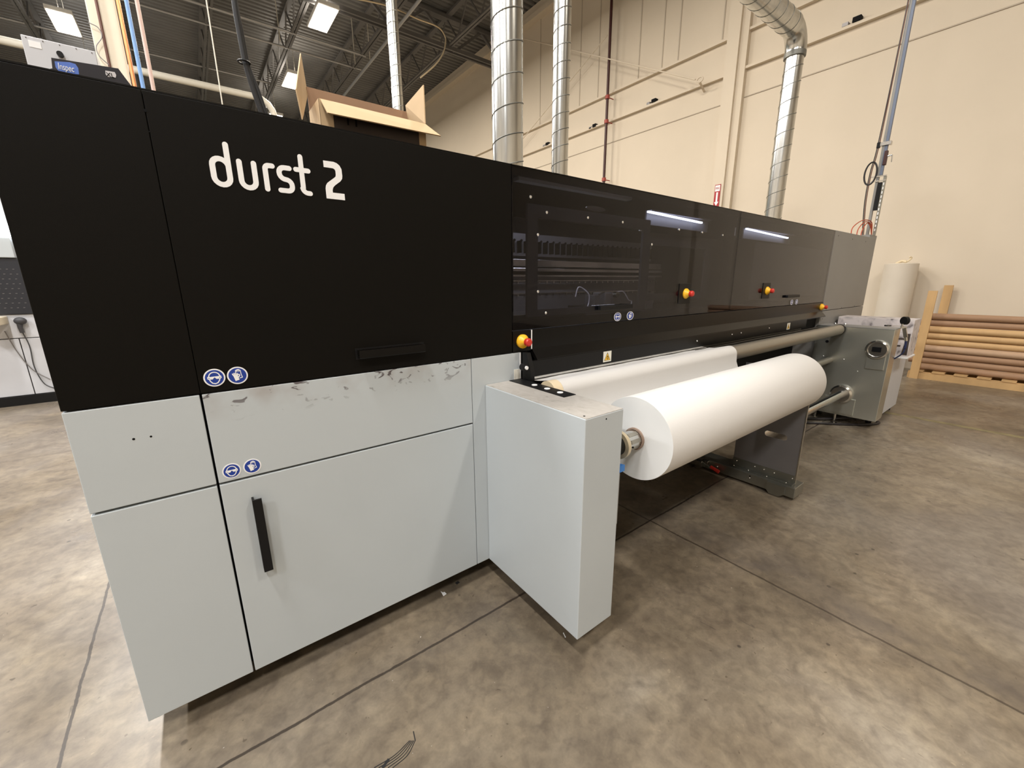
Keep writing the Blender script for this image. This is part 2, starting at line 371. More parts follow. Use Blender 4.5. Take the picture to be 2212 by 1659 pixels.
# ------------------------------------------------------------------ room shell
X0, X1, Y0, Y1, ZC = -12.0, 9.2, -9.0, 24.5, 9.2
MB().box((X0-.2, Y0-.2, -.2), (X1+.2, Y1+.2, 0)).build('floor', 'floor', kind=SR)
MB().box((X1, Y0-.2, 0), (X1+.2, Y1+.2, ZC+.6)).build('wall_right', 'wall', kind=SR)
MB().box((X0-.2, Y0-.2, 0), (X0, Y1+.2, ZC+.6)).build('wall_left', 'wall', kind=SR)
MB().box((X0, Y1, 0), (X1, Y1+.2, ZC+.6)).build('wall_back', 'backwall', kind=SR)
MB().box((X0, Y0-.2, 0), (X1, Y0, ZC+.6)).build('wall_front', 'wall', kind=SR)
mb = MB(); y = Y0; prof = [(Y0, ZC+.3)]; pitch = .19
while y < Y1:
    prof += [(y, ZC+.06), (y+.05, ZC+.06), (y+.075, ZC), (y+.165, ZC), (y+.19, ZC+.06)]; y += pitch
prof.append((prof[-1][0], ZC+.3))
va = [mb.b.verts.new((X0, a, c)) for a, c in prof]; vb = [mb.b.verts.new((X1+.1, a, c)) for a, c in prof]
for i in range(len(prof)-1): mb.b.faces.new((va[i], vb[i], vb[i+1], va[i+1]))
mb.build('ceiling', 'deck', kind=SR)
# right wall: ledges, joints, pilaster
k = 1
def trim(lo, hi, m='wall'):
    global k
    MB().box(lo, hi).build('trim_%d' % k, m, kind=SR); k += 1
trim((9.12, Y0, 5.395), (9.2, Y1, 5.44)); trim((9.12, Y0, 6.03), (9.2, Y1, 6.075))
trim((9.186, Y0, 4.915), (9.2, Y1, 4.932), 'wallline')
trim((8.98, Y0, 8.83), (9.2, Y1, 8.95)); trim((9.08, Y0, 8.95), (9.2, Y1, 9.2))
trim((9.04, 4.70, 0), (9.2, 4.94, 8.83)); trim((9.10, 4.56, 0), (9.2, 4.70, 8.83))
for px in (1100, 1168, 1255, 1295, 1382, 1432, 1466, 1563):
    q = at(px, 110 if px < 1500 else 60, 0, 9.2)
    trim((9.19, q.y-.012, 6.1), (9.2, q.y+.012, 8.83), 'wallline')
for z in (5.42,):
    for yy in (-2.6, 12.0): trim((9.04, yy, 0), (9.2, yy+.24, 8.83))
# ------------------------------------------------------------------ roof joists and girders
def joist(x, label, group):
    t = thing('roof_joist', (x, 8, 8.3), label, 'roof joist', group)
    MB().box((x-.07, Y0, 9.06), (x+.07, Y1, 9.12)).build('top_chord', 'joist', t)
    MB().box((x-.075, Y0, 8.28), (x-.015, Y1, 8.33)).build('bottom_chord', 'joist', t); MB().box((x+.015, Y0, 8.28), (x+.075, Y1, 8.33)).build('bottom_chord', 'joist', t)
    m = MB(); y = Y0; up = True
    while y < Y1-.4:
        a, c = (8.31, 9.08) if up else (9.08, 8.31)
        m.obox((x, y, a), (x, y+.62, c), .035, .035, (1, 0, 0)); y += .62; up = not up
    m.build('web', 'joist', t)
jl = {1: 'dark steel roof joist seen beside the hanging black cables at the left', 2: 'dark steel roof joist directly left of the brightest ceiling light',
      3: 'dark steel roof joist crossing above the open carton', 4: 'dark steel roof joist nearest the beige wall, left of the widest duct'}
for i in range(-5, 5):
    x = 1.38+1.94*(i-1)
    joist(x, jl.get(i) or '%s dark steel roof joist to the left of the one beside the hanging black cables' % ('first', 'second', 'third', 'fourth', 'fifth', 'sixth')[-i], 'roof joists under the ceiling deck')
t = thing('roof_girder', (0, 12.6, 8.2), 'heavy dark steel truss girder running across under the ceiling deck near the small duct', 'girder')
MB().box((X0, 12.5, 8.98), (X1, 12.72, 9.06)).build('top_chord', 'joist', t)
MB().box((X0, 12.5, 8.2), (X1, 12.56, 8.30)).build('bottom_chord', 'joist', t)
MB().box((X0, 12.66, 8.2), (X1, 12.72, 8.30)).build('bottom_chord', 'joist', t)
m = MB(); x = X0; up = True
while x < X1-.5:
    a, c = (8.25, 9.02) if up else (9.02, 8.25)
    m.obox((x, 12.61, a), (x+.97, 12.61, c), .07, .07, (0, 1, 0)); x += .97; up = not up
m.build('web', 'joist', t)

# ------------------------------------------------------------------ high-bay lights
SEEN = {(3.66, 12.8): 'bright square high-bay ceiling light, topmost in view', (3.66, 16.95): 'bright high-bay ceiling light beside the left carton flap',
        (-1.65, 16.95): 'bright high-bay ceiling light above the white control box', (3.66, 21.0): 'farthest high-bay ceiling light peeking over the printer roof'}
proto_light = None
for lx in LAMP_X:
    for ly in LAMP_Y:
        if (lx < -5 and ly > 14) or (lx > 3 and ly == 0.4): continue
        lab = SEEN.get((lx, ly), 'high-bay ceiling light hanging outside the picture')
        t = thing('high_bay_light', (lx, ly, 8.05), lab, 'ceiling light', None if (lx, ly) in SEEN else 'high-bay lights outside the picture')
        if proto_light is None:
            MB().box((lx-.25, ly-.62, 8.0), (lx+.25, ly+.62, 8.09), .01).build('housing', 'whitegloss', t)
            MB().box((lx-.22, ly-.56, 7.985), (lx-.01, ly+.56, 8.0)).build('diffuser', 'diff', t); MB().box((lx+.01, ly-.56, 7.985), (lx+.22, ly+.56, 8.0)).build('diffuser', 'diff', t)
            for sy in (-.5, .5): MB().cyl((lx, ly+sy, 8.09), (lx, ly+sy, 9.19), .006, 6).build('suspension_rod', 'pipew', t)
            proto_light = t
        else:
            for ch in proto_light.children:
                if ch.type == 'MESH':
                    c = ch.copy(); COL.objects.link(c); c.parent = t
        ld = bpy.data.lights.new('lamp_glow', 'AREA'); ld.shape = 'RECTANGLE'; ld.size = .45; ld.size_y = 1.15
        ld.energy = LAMP_W*(1.18 if lx < 0 else .93); ld.color = LAMP_COL[lx]; ld.spread = radians(180)
        lu = bpy.data.lights.new('up_glow', 'AREA'); lu.shape = 'RECTANGLE'; lu.size = .4; lu.size_y = 1.1; lu.energy = LAMP_W*.075; lu.color = LAMP_COL[lx]
        ou = bpy.data.objects.new('up_glow', lu); COL.objects.link(ou); ou.parent = t; ou.location = (0, 0, .06); ou.rotation_euler = (pi, 0, 0)   # added upward fill for the deck and upper wall; the housing is closed
        lo = bpy.data.objects.new('lamp_glow', ld); COL.objects.link(lo); lo.parent = t; lo.location = (0, 0, -.072)

# ------------------------------------------------------------------ THE PRINTER
YF = 1.468; YB = 2.72; XL = -.314; XR = 6.46; ZT = 1.882
pr = thing('wide_format_printer', (2.5, 1.9, 0), 'large black and light grey roll-fed industrial printer filling the picture', 'printer')
def part(mb, name, m, parent=None, smooth=False, label=None):
    o = mb.build(name, m, parent or pr, smooth)
    if label: o['label'] = label
    return o
# chassis (dark, seen in the gaps)
m = MB(); m.box((XL+.006, YF+.022, .12), (1.148, YB-.01, 1.10)); m.box((XL+.006, YF+.022, 1.098), (1.10, YB-.01, 1.874))
m.box((1.16, 1.66, .30), (5.0, YB-.01, 1.19)); part(m, 'chassis', 'chassis')
m = MB(); m.box((XL, YF+.02, .0957), (XL+.005, YB, 1.099)); part(m, 'left_side_panel', 'grey')
m = MB(); m.box((XL, YF+.02, 1.104), (XL+.005, YB, ZT-.006)); part(m, 'left_side_cover', 'black')
# feet under the body
for fx in (-.18, .75, 1.9, 3.6, 5.5):
    for fy in (1.85, 2.5):
        part(MB().cyl((fx, fy, .012), (fx, fy, .13 if fx < 1.2 or fx > 5 else .31), .02, 12).cyl((fx, fy, 0), (fx, fy, .014), .045, 20), 'levelling_foot', 'steel')
# black upper covers
part(MB().box((XL, YF, 1.1025), (-.0313, YF+.02, 1.878), .0018), 'side_cover', 'black')
cov = part(MB().box((-.0303, YF, 1.1025), (1.1075, YF+.02, 1.878), .0018), 'cover_door', 'black')
part(MB().box((XL, YF, 1.8785), (-.0312, YB, ZT)), 'roof_panel', 'black')
part(MB().box((-.0304, YF+.001, 1.8785), (5.052, YB, ZT)), 'roof_panel', 'black')
for z_, r_ in ((1.832, .0035), (1.785, .0018)):
    part(MB().cyl((-.031, YF-.0006, z_), (-.031, YF+.002, z_), r_, 12), 'hole', 'chassis')
# recessed bar handle on the cover door
h = MB(); h.prism([(YF-.028, 1.158), (YF-.024, 1.155), (YF-.002, 1.155), (YF-.002, 1.185), (YF-.006, 1.185), (YF-.006, 1.162), (YF-.022, 1.162), (YF-.022, 1.184), (YF-.028, 1.184)], 0, .424, .672)
ho = part(h, 'cover_handle', 'blackband', cov); ho['label'] = 'slim black bar handle'
part(MB().box((.418, YF-.001, 1.150), (.678, YF+.001, 1.190)), 'handle_backplate', 'blackplastic', cov)
# lettering
def letters(mb, y0, y1):
    W = .0135
    mb.stroke([(.1265, 1.783), (.1265, 1.698)] + arc((.108, 1.698), .0185, 0, -180, 10) + [(.0895, 1.728)] + arc((.1065, 1.728), .017, 180, 90, 5), W, y0, y1)
    mb.stroke(arc((.1065, 1.728), .017, 100, 90, 1) + arc((.1065, 1.725), .020, 85, 15, 5), W*.97, y0, y1)
    mb.stroke([(.153, 1.745), (.153, 1.6965)] + arc((.1705, 1.6965), .0175, 180, 360, 10) + [(.188, 1.745)], W, y0, y1)
    mb.stroke([(.2155, 1.681), (.2155, 1.735)] + arc((.2255, 1.735), .010, 180, 90, 5) + [(.2345, 1.745)], W, y0, y1)
    mb.stroke([(.279, 1.745), (.265, 1.745)] + arc((.265, 1.731), .014, 90, 180, 5) + arc((.267, 1.729), .016, 180, 270, 5) + arc((.267, 1.698), .015, 90, 0, 5) + arc((.270, 1.694), .012, 0, -90, 5) + [(.250, 1.682)], W, y0, y1)
    mb.stroke([(.3125, 1.782), (.3125, 1.696)] + arc((.325, 1.696), .0145, 190, 265, 5) + [(.3305, 1.6815)], W, y0, y1)
    mb.stroke([(.297, 1.745), (.331, 1.745)], W, y0, y1)
    return mb
lt = part(letters(MB(), YF-.0012, YF+.0002), 'lettering', 'white', cov)
lt['label'] = 'white lettering reading durst'
m = MB(); m.prism([(.378, 1.782), (.408, 1.7825), (.418, 1.780), (.426, 1.774), (.431, 1.764), (.4315, 1.745), (.430, 1.736), (.424, 1.728), (.406, 1.714), (.400, 1.707), (.3975, 1.699), (.3975, 1.692), (.433, 1.692), (.433, 1.673), (.377, 1.673), (.377, 1.702), (.379, 1.711), (.384, 1.719), (.407, 1.737), (.411, 1.741), (.412, 1.747), (.412, 1.756), (.410, 1.761), (.405, 1.7635), (.378, 1.7635)], 1, YF-.0012, YF+.0002)
lt = part(m, 'numeral', 'white', cov); lt['label'] = 'white numeral 2'
# grey lower panels
part(MB().box((XL, YF, .8145), (-.0345, YF+.02, 1.0985), .002), 'front_panel', 'grey')
part(MB().box((XL, YF, .0957), (-.0345, YF+.02, .8075), .002), 'front_panel', 'grey')
part(MB().box((-.0285, YF, .8145), (.8885, YF+.02, 1.0985), .002), 'front_panel', 'stain', label='smeared grey panel above the cabinet door')
door = part(MB().box((-.0285, YF, .0957), (.8885, YF+.02, .8075), .002), 'cabinet_door', 'grey')
part(MB().box((.8915, YF+.0005, .0957), (1.153, YF+.0205, 1.0985), .0015), 'corner_panel', 'grey')
part(MB().box((1.151, YF-.001, .0957), (1.157, YF+.05, 1.0985)), 'edge_strip', 'white')
h = MB(); h.prism([(.046, YF-.03), (.072, YF-.03), (.072, YF-.024), (.052, YF-.024), (.052, YF), (.046, YF)], 2, .478, .742)
# L-profile pull
o = part(h, 'door_handle', 'blackplastic', door)
part(MB().cyl((-.194, YF-.0005, 1.001), (-.194, YF+.004, 1.001), .0032, 10), 'hole', 'chassis'); part(MB().cyl((-.158, YF-.0005, 1.0), (-.158, YF+.004, 1.0), .0028, 10), 'hole', 'chassis')
# small window cut in the corner panel (pale block showing)
part(MB().box((1.118, YF-.001, .975), (1.150, YF+.0015, 1.022)), 'slot_cover', 'label')
# safety stickers
def sticker(cx, cz, R, y, kind, rx=None):
    rx = rx or R
    o = part(MB().disc((cx, cz), R, y-.0006, y+.0002, 40, rx), 'safety_sticker', 'white')
    o['label'] = 'round safety sticker, ' + ('wear eye protection' if kind == 'eye' else 'wear protective gloves')
    part(MB().disc((cx, cz), R*.86, y-.0010, y-.0004, 40, rx*.86), 'blue_disc', 'blue', o)
    m = MB(); s = R; q = lambda pts: [(cx+a*rx, cz+c*R) for a, c in pts]; y0, y1 = y-.0014, y-.0008; wd = .05*R*2
    if kind == 'eye':
        m.stroke(q(arc((0, .12), .50, 0, 180, 14)), wd, y0, y1)
        m.stroke(q([(.50, .12), (.58, .12), (.60, -.06), (.46, -.16), (.42, -.34), (.24, -.60), (0, -.68), (-.24, -.60), (-.42, -.34), (-.46, -.16), (-.60, -.06), (-.58, .12), (-.50, .12)]), wd, y0, y1)
        m.prism(q([(-.50, .14), (.50, .14), (.50, .02), (.38, -.16), (.16, -.16), (.04, .02), (-.04, .02), (-.16, -.16), (-.38, -.16), (-.50, .02)]), 1, y0, y1)
    else:
        m.prism(q([(-.42, .06), (.02, -.06), (.14, -.50), (-.26, -.62)]), 1, y0, y1)
        for fa, fb in (((-.37, .02), (-.45, .22)), ((-.25, .0), (-.30, .28)), ((-.13, -.02), (-.15, .28)), ((-.02, -.06), (.0, .22)), ((.02, -.26), (.14, -.10))): m.stroke(q([fa, fb]), wd*1.15, y0, y1)
        m.stroke(q([(-.14, .36), (-.12, .60), (-.05, .62), (-.02, .40), (0, .66), (.08, .68), (.10, .42), (.13, .68), (.21, .67), (.21, .42), (.25, .60), (.33, .56), (.36, .10), (.44, -.26), (.20, -.32)]), wd*.7, y0, y1)
        m.stroke(q([(.06, .12), (.18, .10), (.20, -.06), (.10, -.12)]), wd, y0, y1)
    part(m, 'pictogram', 'white', o)
sticker(.0085, 1.1445, .0265, YF, 'eye'); sticker(.0655, 1.1435, .0265, YF, 'glove')
sticker(.0085, .8465, .0245, YF, 'eye'); sticker(.0635, .8465, .0245, YF, 'glove')
# ---- acrylic hood
part(MB().box((1.112, YF, 1.2015), (3.1045, YF+.008, 1.878), .001), 'hood_window', 'acrylic', label='dark tinted acrylic window nearest the camera')
part(MB().box((3.1085, YF, 1.2015), (5.05, YF+.008, 1.878), .001), 'hood_window', 'acrylic', label='dark tinted acrylic window far end')
def frame(x0, x1, z0, z1, X0_, X1_, Z0_, Z1_, y0, y1):
    m = MB(); m.box((X0_, y0, Z0_), (x0, y1, Z1_)); m.box((x1, y0, Z0_), (X1_, y1, Z1_)); m.box((x0, y0, Z0_), (x1, y1, z0)); m.box((x0, y0, z1), (x1, y1, Z1_)); return m
part(frame(1.123, 3.085, 1.245, 1.845, 1.112, 3.1045, 1.2015, 1.878, YF+.0085, YF+.012), 'window_border', 'chassis')
part(frame(3.13, 5.02, 1.245, 1.845, 3.1085, 5.05, 1.2015, 1.878, YF+.0085, YF+.012), 'window_border', 'chassis')
part(frame(1.27, 2.04, 1.287, 1.69, 1.209, 2.10, 1.255, 1.745, YF+.016, YF+.030), 'inner_door_frame', 'hoodin')
part(frame(2.16, 2.78, 1.34, 1.62, 2.11, 2.84, 1.30, 1.66, YF+.05, YF+.06), 'inner_cover_plate', 'hoodin')
part(MB().box((3.45, YF+.03, 1.27), (4.95, YF+.034, 1.70)), 'inner_cover_plate', 'hoodin')
m = MB()
for a, c in ((1.306, 1.714), (1.572, 1.714), (1.835, 1.713), (1.255, 1.617), (1.258, 1.370), (1.308, 1.271), (1.212, 1.768), (2.101, 1.615), (2.362, 1.711), (2.624, 1.712), (2.884, 1.711)):
    part(MB().lathe((a, 0, c), 1, [(YF+.0085, .0001), (YF+.0075, .004), (YF-.0015, .0065), (YF-.003, .0045), (YF-.003, .0001)], 14), 'screw', 'screw')
m.b.free()
# interior cavity
m = MB(); m.box((1.112, 2.55, 1.19), (5.05, 2.56, 1.878)); m.box((1.108, YF+.02, 1.19), (1.112, 2.55, 1.878)); m.box((5.046, YF+.02, 1.19), (5.05, 2.55, 1.878)); m.box((1.112, YF+.03, 1.185), (5.05, 2.55, 1.195))
part(m, 'hood_interior', 'hoodin')
part(MB().box((1.115, 1.96, 1.502), (2.95, 2.02, 1.545), .004), 'gantry_beam', 'steel')
part(MB().box((1.115, 1.95, 1.475), (2.95, 1.98, 1.494), .002).box((1.115, 1.94, 1.445), (2.95, 1.96, 1.455)), 'guide_rail', 'steel')
for zz in (1.418, 1.342):
    m = MB(); m.box((1.115, 2.0, zz), (2.95, 2.006, zz+.006)); x = 1.2
    while x < 2.95: m.box((x, 1.994, zz-.012), (x+.010, 2.0, zz-.002)); x += .058
    part(m, 'toothed_strip', 'steel')
part(MB().box((1.115, 2.008, 1.20), (2.95, 2.02, 1.45)), 'rear_guard', 'stand')
m = MB(); x = 1.18
while x < 2.9:
    m.box((x, 2.02, 1.585), (x+.006, 2.06, 1.655)); m.sphere((x+.003, 2.02, 1.655), .008, 8); x += .052
part(m, 'comb_row', 'chassis'); part(MB().box((1.115, 2.06, 1.57), (2.95, 2.07, 1.70)), 'comb_plate', 'stand')
part(MB().box((1.115, 1.62, 1.225), (1.75, 1.80, 1.255), .002), 'print_table', 'steel')
# small carriage mechanism
ca = part(MB().box((1.78, 1.62, 1.25), (2.22, 1.80, 1.275)), 'print_carriage', 'blackplastic')
part(MB().box((1.86, 1.66, 1.275), (1.90, 1.74, 1.335)).box((1.95, 1.66, 1.275), (2.02, 1.76, 1.35), .006).box((2.05, 1.68, 1.275), (2.12, 1.76, 1.345), .006), 'carriage_block', 'stand', ca)
part(MB().cyl((2.06, 1.655, 1.335), (2.06, 1.68, 1.335), .018, 20).cyl((1.88, 1.65, 1.34), (1.93, 1.65, 1.352), .005, 8).sphere((1.83, 1.64, 1.282), .007, 8).cyl((1.80, 1.63, 1.279), (2.0, 1.63, 1.279), .0025, 6), 'carriage_fitting', 'steel', ca)
part(MB().tube(spline([(1.74, 1.7, 1.33), (1.76, 1.7, 1.38), (1.80, 1.7, 1.375), (1.83, 1.68, 1.34), (1.83, 1.68, 1.29), (1.79, 1.66, 1.26)]), .0035, 8), 'carriage_cable', 'silverprint', ca, True)
part(MB().tube(spline([(2.1, 1.7, 1.35), (2.17, 1.7, 1.35), (2.2, 1.68, 1.30), (2.23, 1.68, 1.29), (2.2, 1.66, 1.26)]), .003, 8), 'carriage_cable', 'silverprint', ca, True)
part(MB().disc((1.74, 1.783), .012, YF+.10, YF+.105, 30, .075), 'vent_plate', 'stand')
il = part(MB().box((1.22, 1.56, 1.853), (2.02, 1.60, 1.868)), 'added_lamp_bar', 'whitegloss')  # added bar, hidden behind the window border, as source for the fill
for ix, iw in ((1.62, 3.0), (2.55, .25), (3.9, .12)):  # added fill lights, out of sight, that brighten the hood interior
    ld = bpy.data.lights.new('interior_fill', 'AREA'); ld.shape = 'RECTANGLE'; ld.size = .75; ld.size_y = .03; ld.energy = iw; ld.color = (.85, .9, 1)
    lo = bpy.data.objects.new('interior_fill', ld); COL.objects.link(lo); lo.parent = pr; lo.location = Vector((ix, 1.60, 1.85 if ix < 2 else 1.80))-pr.location; lo.rotation_euler = (radians(20), 0, 0)
# LED service lamps under the roof, seen through the window
for (a, b_) in ((( 2.23, 1.60, 1.817), (2.84, 1.60, 1.800)), ((3.496, 1.60, 1.806), (4.30, 1.60, 1.782))):
    la = part(MB().prism([(1.595, a[2]+.014), (1.64, a[2]+.014), (1.64, a[2]-.066), (1.63, a[2]-.066), (1.63, a[2]+.006), (1.595, a[2]+.006)], 0, a[0]+.03, b_[0]+.14), 'service_lamp', 'lamphouse')
    part(MB().obox(a, b_, .014, .010), 'led_strip', 'ledw', la)
part(MB().box((2.165, 1.60, 1.705), (2.195, 1.61, 1.745)), 'latch_plate', 'whitegloss')
part(MB().box((3.17, 1.52, 1.73), (3.215, 1.53, 1.785)), 'latch_plate', 'whitegloss')
# ---- front band and nip bar below the hood
part(MB().box((1.1125, YF, 1.102), (1.2185, YF+.02, 1.1975), .001), 'band_end', 'blackband')
part(MB().box((1.2195, YF-.001, 1.108), (1.2245, YF+.012, 1.1975)), 'band_seam_strip', 'white')
m = MB(); m.prism([(YF, 1.1975), (YF, 1.108), (YF-.006, 1.100), (1.430, 1.064), (1.430, 1.056), (1.445, 1.056), (YF+.02, 1.10), (YF+.02, 1.1975)], 0, 1.2255, 5.05)
part(m, 'front_band', 'blackband')
part(MB().box((1.188, 1.428, .984), (4.55, 1.446, 1.060), .002), 'nip_bar', 'blackband')
part(MB().box((1.16, 1.492, .95), (5.0, 1.66, 1.19)), 'band_backing', 'chassis')
part(MB().box((1.19, 1.432, .972), (4.45, 1.44, .982)), 'slot_edge', 'steel')
part(MB().box((4.0, 1.428, .952), (4.85, 1.436, .960)).cyl((2.6, 1.42, .962), (4.85, 1.42, .962), .007, 12), 'guide_rod', 'blackband')
# end bracket with white disc
part(MB().prism([(1.43, 1.10), (1.46, 1.10), (1.46, .97), (1.40, .97), (1.40, 1.02)], 0, 1.160, 1.184), 'bar_bracket', 'blackplastic')
bq = at(1138.5, 795, 1, 1.394)
part(MB().cyl((bq.x, 1.40, bq.z), (bq.x, 1.43, bq.z), .016, 28), 'bearing_cap', 'blackplastic')
part(MB().cyl((bq.x, 1.394, bq.z), (bq.x, 1.401, bq.z), .0085, 20), 'white_disc', 'white')
part(MB().box((1.163, 1.42, 1.037), (1.184, 1.45, 1.053)), 'bracket_block', 'core')
for a, c in ((2.62, 1.028), (3.10, 1.034), (3.24, 1.034), (3.73, 1.036)):
    part(MB().sphere((a, 1.428, c-.002), .006, 10), 'screw', 'screw')
# warning labels on the bar
def warn(cx, cz, y, s):
    o = part(MB().box((cx-.034*s, y-.0006, cz-.030*s), (cx+.034*s, y+.0002, cz+.030*s)), 'warning_label', 'label')
    part(MB().prism([(cx-.026*s, cz-.022*s), (cx+.026*s, cz-.022*s), (cx, cz+.024*s)], 1, y-.0010, y-.0004), 'black_triangle', 'blackplastic', o)
    part(MB().prism([(cx-.021*s, cz-.0195*s), (cx+.021*s, cz-.0195*s), (cx, cz+.018*s)], 1, y-.0014, y-.0008), 'yellow_triangle', 'warny', o)
    part(MB().stroke([(cx-.006*s, cz-.008*s), (cx+.001*s, cz+.004*s), (cx+.006*s, cz-.006*s)], .005*s, y-.0018, y-.0012).stroke([(cx-.004*s, cz-.014*s), (cx+.009*s, cz-.012*s)], .004*s, y-.0018, y-.0012), 'pictogram', 'blackplastic', o)
warn(1.718, 1.022, 1.428, .95); warn(4.13, 1.022, 1.428, .95)
# emergency stops
def estop(cx, cz, y, plate=True):
    if plate: part(MB().box((cx-.075, y-.004, cz-.062), (cx+.06, y, cz+.062), .002), 'button_plate', 'blackplastic')
    o = part(MB().lathe((cx, 0, cz), 1, [(y, .001), (y, .032), (y-.010, .032), (y-.030, .015), (y-.034, .0145), (y-.034, .001)], 28), 'emergency_stop', 'yellow', None, True)
    o['label'] = 'emergency stop, yellow collar with red button'
    part(MB().lathe((cx, 0, cz), 1, [(y-.030, .012), (y-.034, .0175), (y-.050, .0185), (y-.056, .014), (y-.058, .001)], 24), 'push_button', 'red', o, True)
estop(1.165, 1.149, YF, False); estop(2.49, 1.336, YF); estop(3.68, 1.334, YF); estop(5.0, 1.153, YF, False)
# hood window handles and the stickers beneath
for hx in (1.82, 4.22):
    part(MB().box((hx-.15, YF-.022, 1.268), (hx+.12, YF-.002, 1.290), .003), 'window_handle', 'blackplastic')
    sticker(hx+.015, 1.225, .024, YF-.0005, 'eye', .030); sticker(hx+.125, 1.225, .024, YF-.0005, 'glove', .030)
# ---- right grey end
part(MB().box((5.054, YF, 1.113), (XR, YB, 1.885), .003), 'end_cabinet', 'grey2')
part(MB().box((5.022, YF, .0957), (XR, YB, 1.108), .003), 'end_cabinet', 'grey2')
for a, c in ((5.15, 1.84), (5.60, 1.832), (6.07, 1.83), (5.64, 1.122), (6.1, 1.122), (5.1, 1.03)):
    part(MB().cyl((a, YF-.0005, c), (a, YF+.003, c), .006, 10), 'hole', 'chassis')
# ---- unwinder housings at both ends
ho = part(MB().box((.957, .872, .0957), (1.152, YF-.001, .9735), .003), 'winder_housing', 'grey', label='grey box arm at the near end')
part(MB().box((.960, .8735, .9733), (1.150, YF-.001, .9750)), 'housing_top', 'scuff', ho)
for a, b_, c in ((1.1535, .90, .822), (1.1535, .90, .475), (1.1535, .90, .19)):
    part(MB().sphere((a, b_, c), .006, 10), 'screw', 'screw', ho)
for q in ((.978, .898), ):
    part(MB().cyl((q[0], q[1], .974), (q[0], q[1], .9756), .004, 10), 'hole', 'chassis', ho)
part(MB().cyl((1.06, .8713, .955), (1.06, .874, .955), .003, 10), 'hole', 'chassis', ho)
pl = part(MB().box((1.085, 1.105, .9752), (1.150, 1.462, .9775)), 'cover_plate', 'blackplastic', ho)
for yy in (1.322, 1.240, 1.162):
    part(MB().cyl((1.118, yy, .977), (1.118, yy, .9795), .0125, 24), 'cap_disc', 'white', ho)
part(MB().box((1.152, 1.02, .60), (1.166, 1.07, .80)), 'spindle_bracket', 'stand', ho)
part(MB().box((1.152, .885, .50), (1.172, .925, .715), .002), 'bracket_plate', 'grey2', ho)
part(MB().prism([(.88, .745), (.94, .735), (.94, .72), (.88, .72)], 0, 1.152, 1.19), 'release_lever', 'bluepl', ho)
hr = part(MB().box((4.98, .872, .1), (5.19, YF-.001, .975), .003), 'winder_housing', 'galv', label='galvanised box arm at the far end')
part(MB().box((4.976, .868, .975), (5.194, YF-.001, .981)), 'housing_top', 'grey2', hr)
for fx, fy in ((5.08, 1.38), (4.995, 1.19)): part(MB().cyl((fx, fy, 0), (fx, fy, .11), .010, 12).cyl((fx, fy, 0), (fx, fy, .01), .03, 20), 'housing_foot', 'steel', hr)
for yy in (1.33, 1.25): part(MB().cyl((5.01, yy, .981), (5.01, yy, .992), .006, 10).sphere((5.01, yy, .995), .011, 10), 'knob', 'screw', hr)
for a, c in ((1.37, .67), (1.20, .66), (1.02, .62), (1.08, .56)): part(MB().sphere((4.979, a, c), .006, 8), 'screw', 'screw', hr)
part(MB().cyl((4.975, 1.36, .70+.17-.05), (4.982, 1.36, .82), .014, 18), 'hole', 'chassis', hr)
# empty spindle chuck and its plate
ch = part(MB().lathe((0, .967, .786), 0, [(4.98, .085), (4.955, .085), (4.945, .075), (4.945, .066), (4.96, .062), (4.96, .001)], 32), 'spindle_chuck', 'steel', hr, True)
part(MB().box((4.968, .895, .60), (4.980, 1.03, .75), .002), 'chuck_plate', 'galv', hr)
part(MB().box((4.95, .935, .765), (4.962, 1.0, .81)), 'chuck_socket', 'chassis', hr)
part(MB().lathe((0, 1.166, .318), 0, [(4.98, .09), (4.95, .09), (4.935, .075), (4.935, .03)], 32), 'spindle_chuck', 'steel', hr, True)
part(MB().box((4.968, 1.05, .12), (4.980, 1.30, .28), .002), 'chuck_plate', 'galv', hr)
# rollers
part(MB().cyl((1.158, 1.278, .946), (4.965, 1.278, .946), .0495, 48), 'tension_roller', 'anod', None, True)
part(MB().cyl((4.94, 1.278, .946), (4.979, 1.278, .946), .052, 32), 'roller_cap', 'blackplastic', None, True)
part(MB().cyl((1.153, 1.316, .637), (4.979, 1.316, .637), .030, 32), 'guide_roller', 'anod', None, True)
part(MB().lathe((0, 1.278, .946), 0, [(1.1535, .001), (1.1535, .052), (1.203, .052)], 40), 'roller_sleeve', 'corecream', None, True)
part(MB().box((1.16, 1.9, .20), (5.0, 1.95, .30)), 'cross_beam', 'stand')

# ------------------------------------------------------------------ paper web
m = MB(); path = [(1.447, .966), (1.42, .9665), (1.38, .972), (1.33, .985)] + [(1.278+.0515*cos(radians(a)), .946+.0515*sin(radians(a))) for a in range(80, 181, 10)] + [(1.224, .90), (1.205, .85), (1.175, .80), (1.135, .74)]
th = .0008; rows = []
for (yy, zz) in path:
    rows.append([m.b.verts.new((x_, yy, zz + .0012*sin(x_*23+yy*40)*(1 if yy > 1.3 else 0))) for x_ in [1.204+(2.765-1.204)*i/60 for i in range(61)]])
for a, c in zip(rows[:-1], rows[1:]):
    for i in range(60): m.b.faces.new((a[i], a[i+1], c[i+1], c[i]))
web = m.build('paper_web', 'paper', None, True)
tag(web, 'white paper sheet running out of the printer over the tension roller', 'paper')
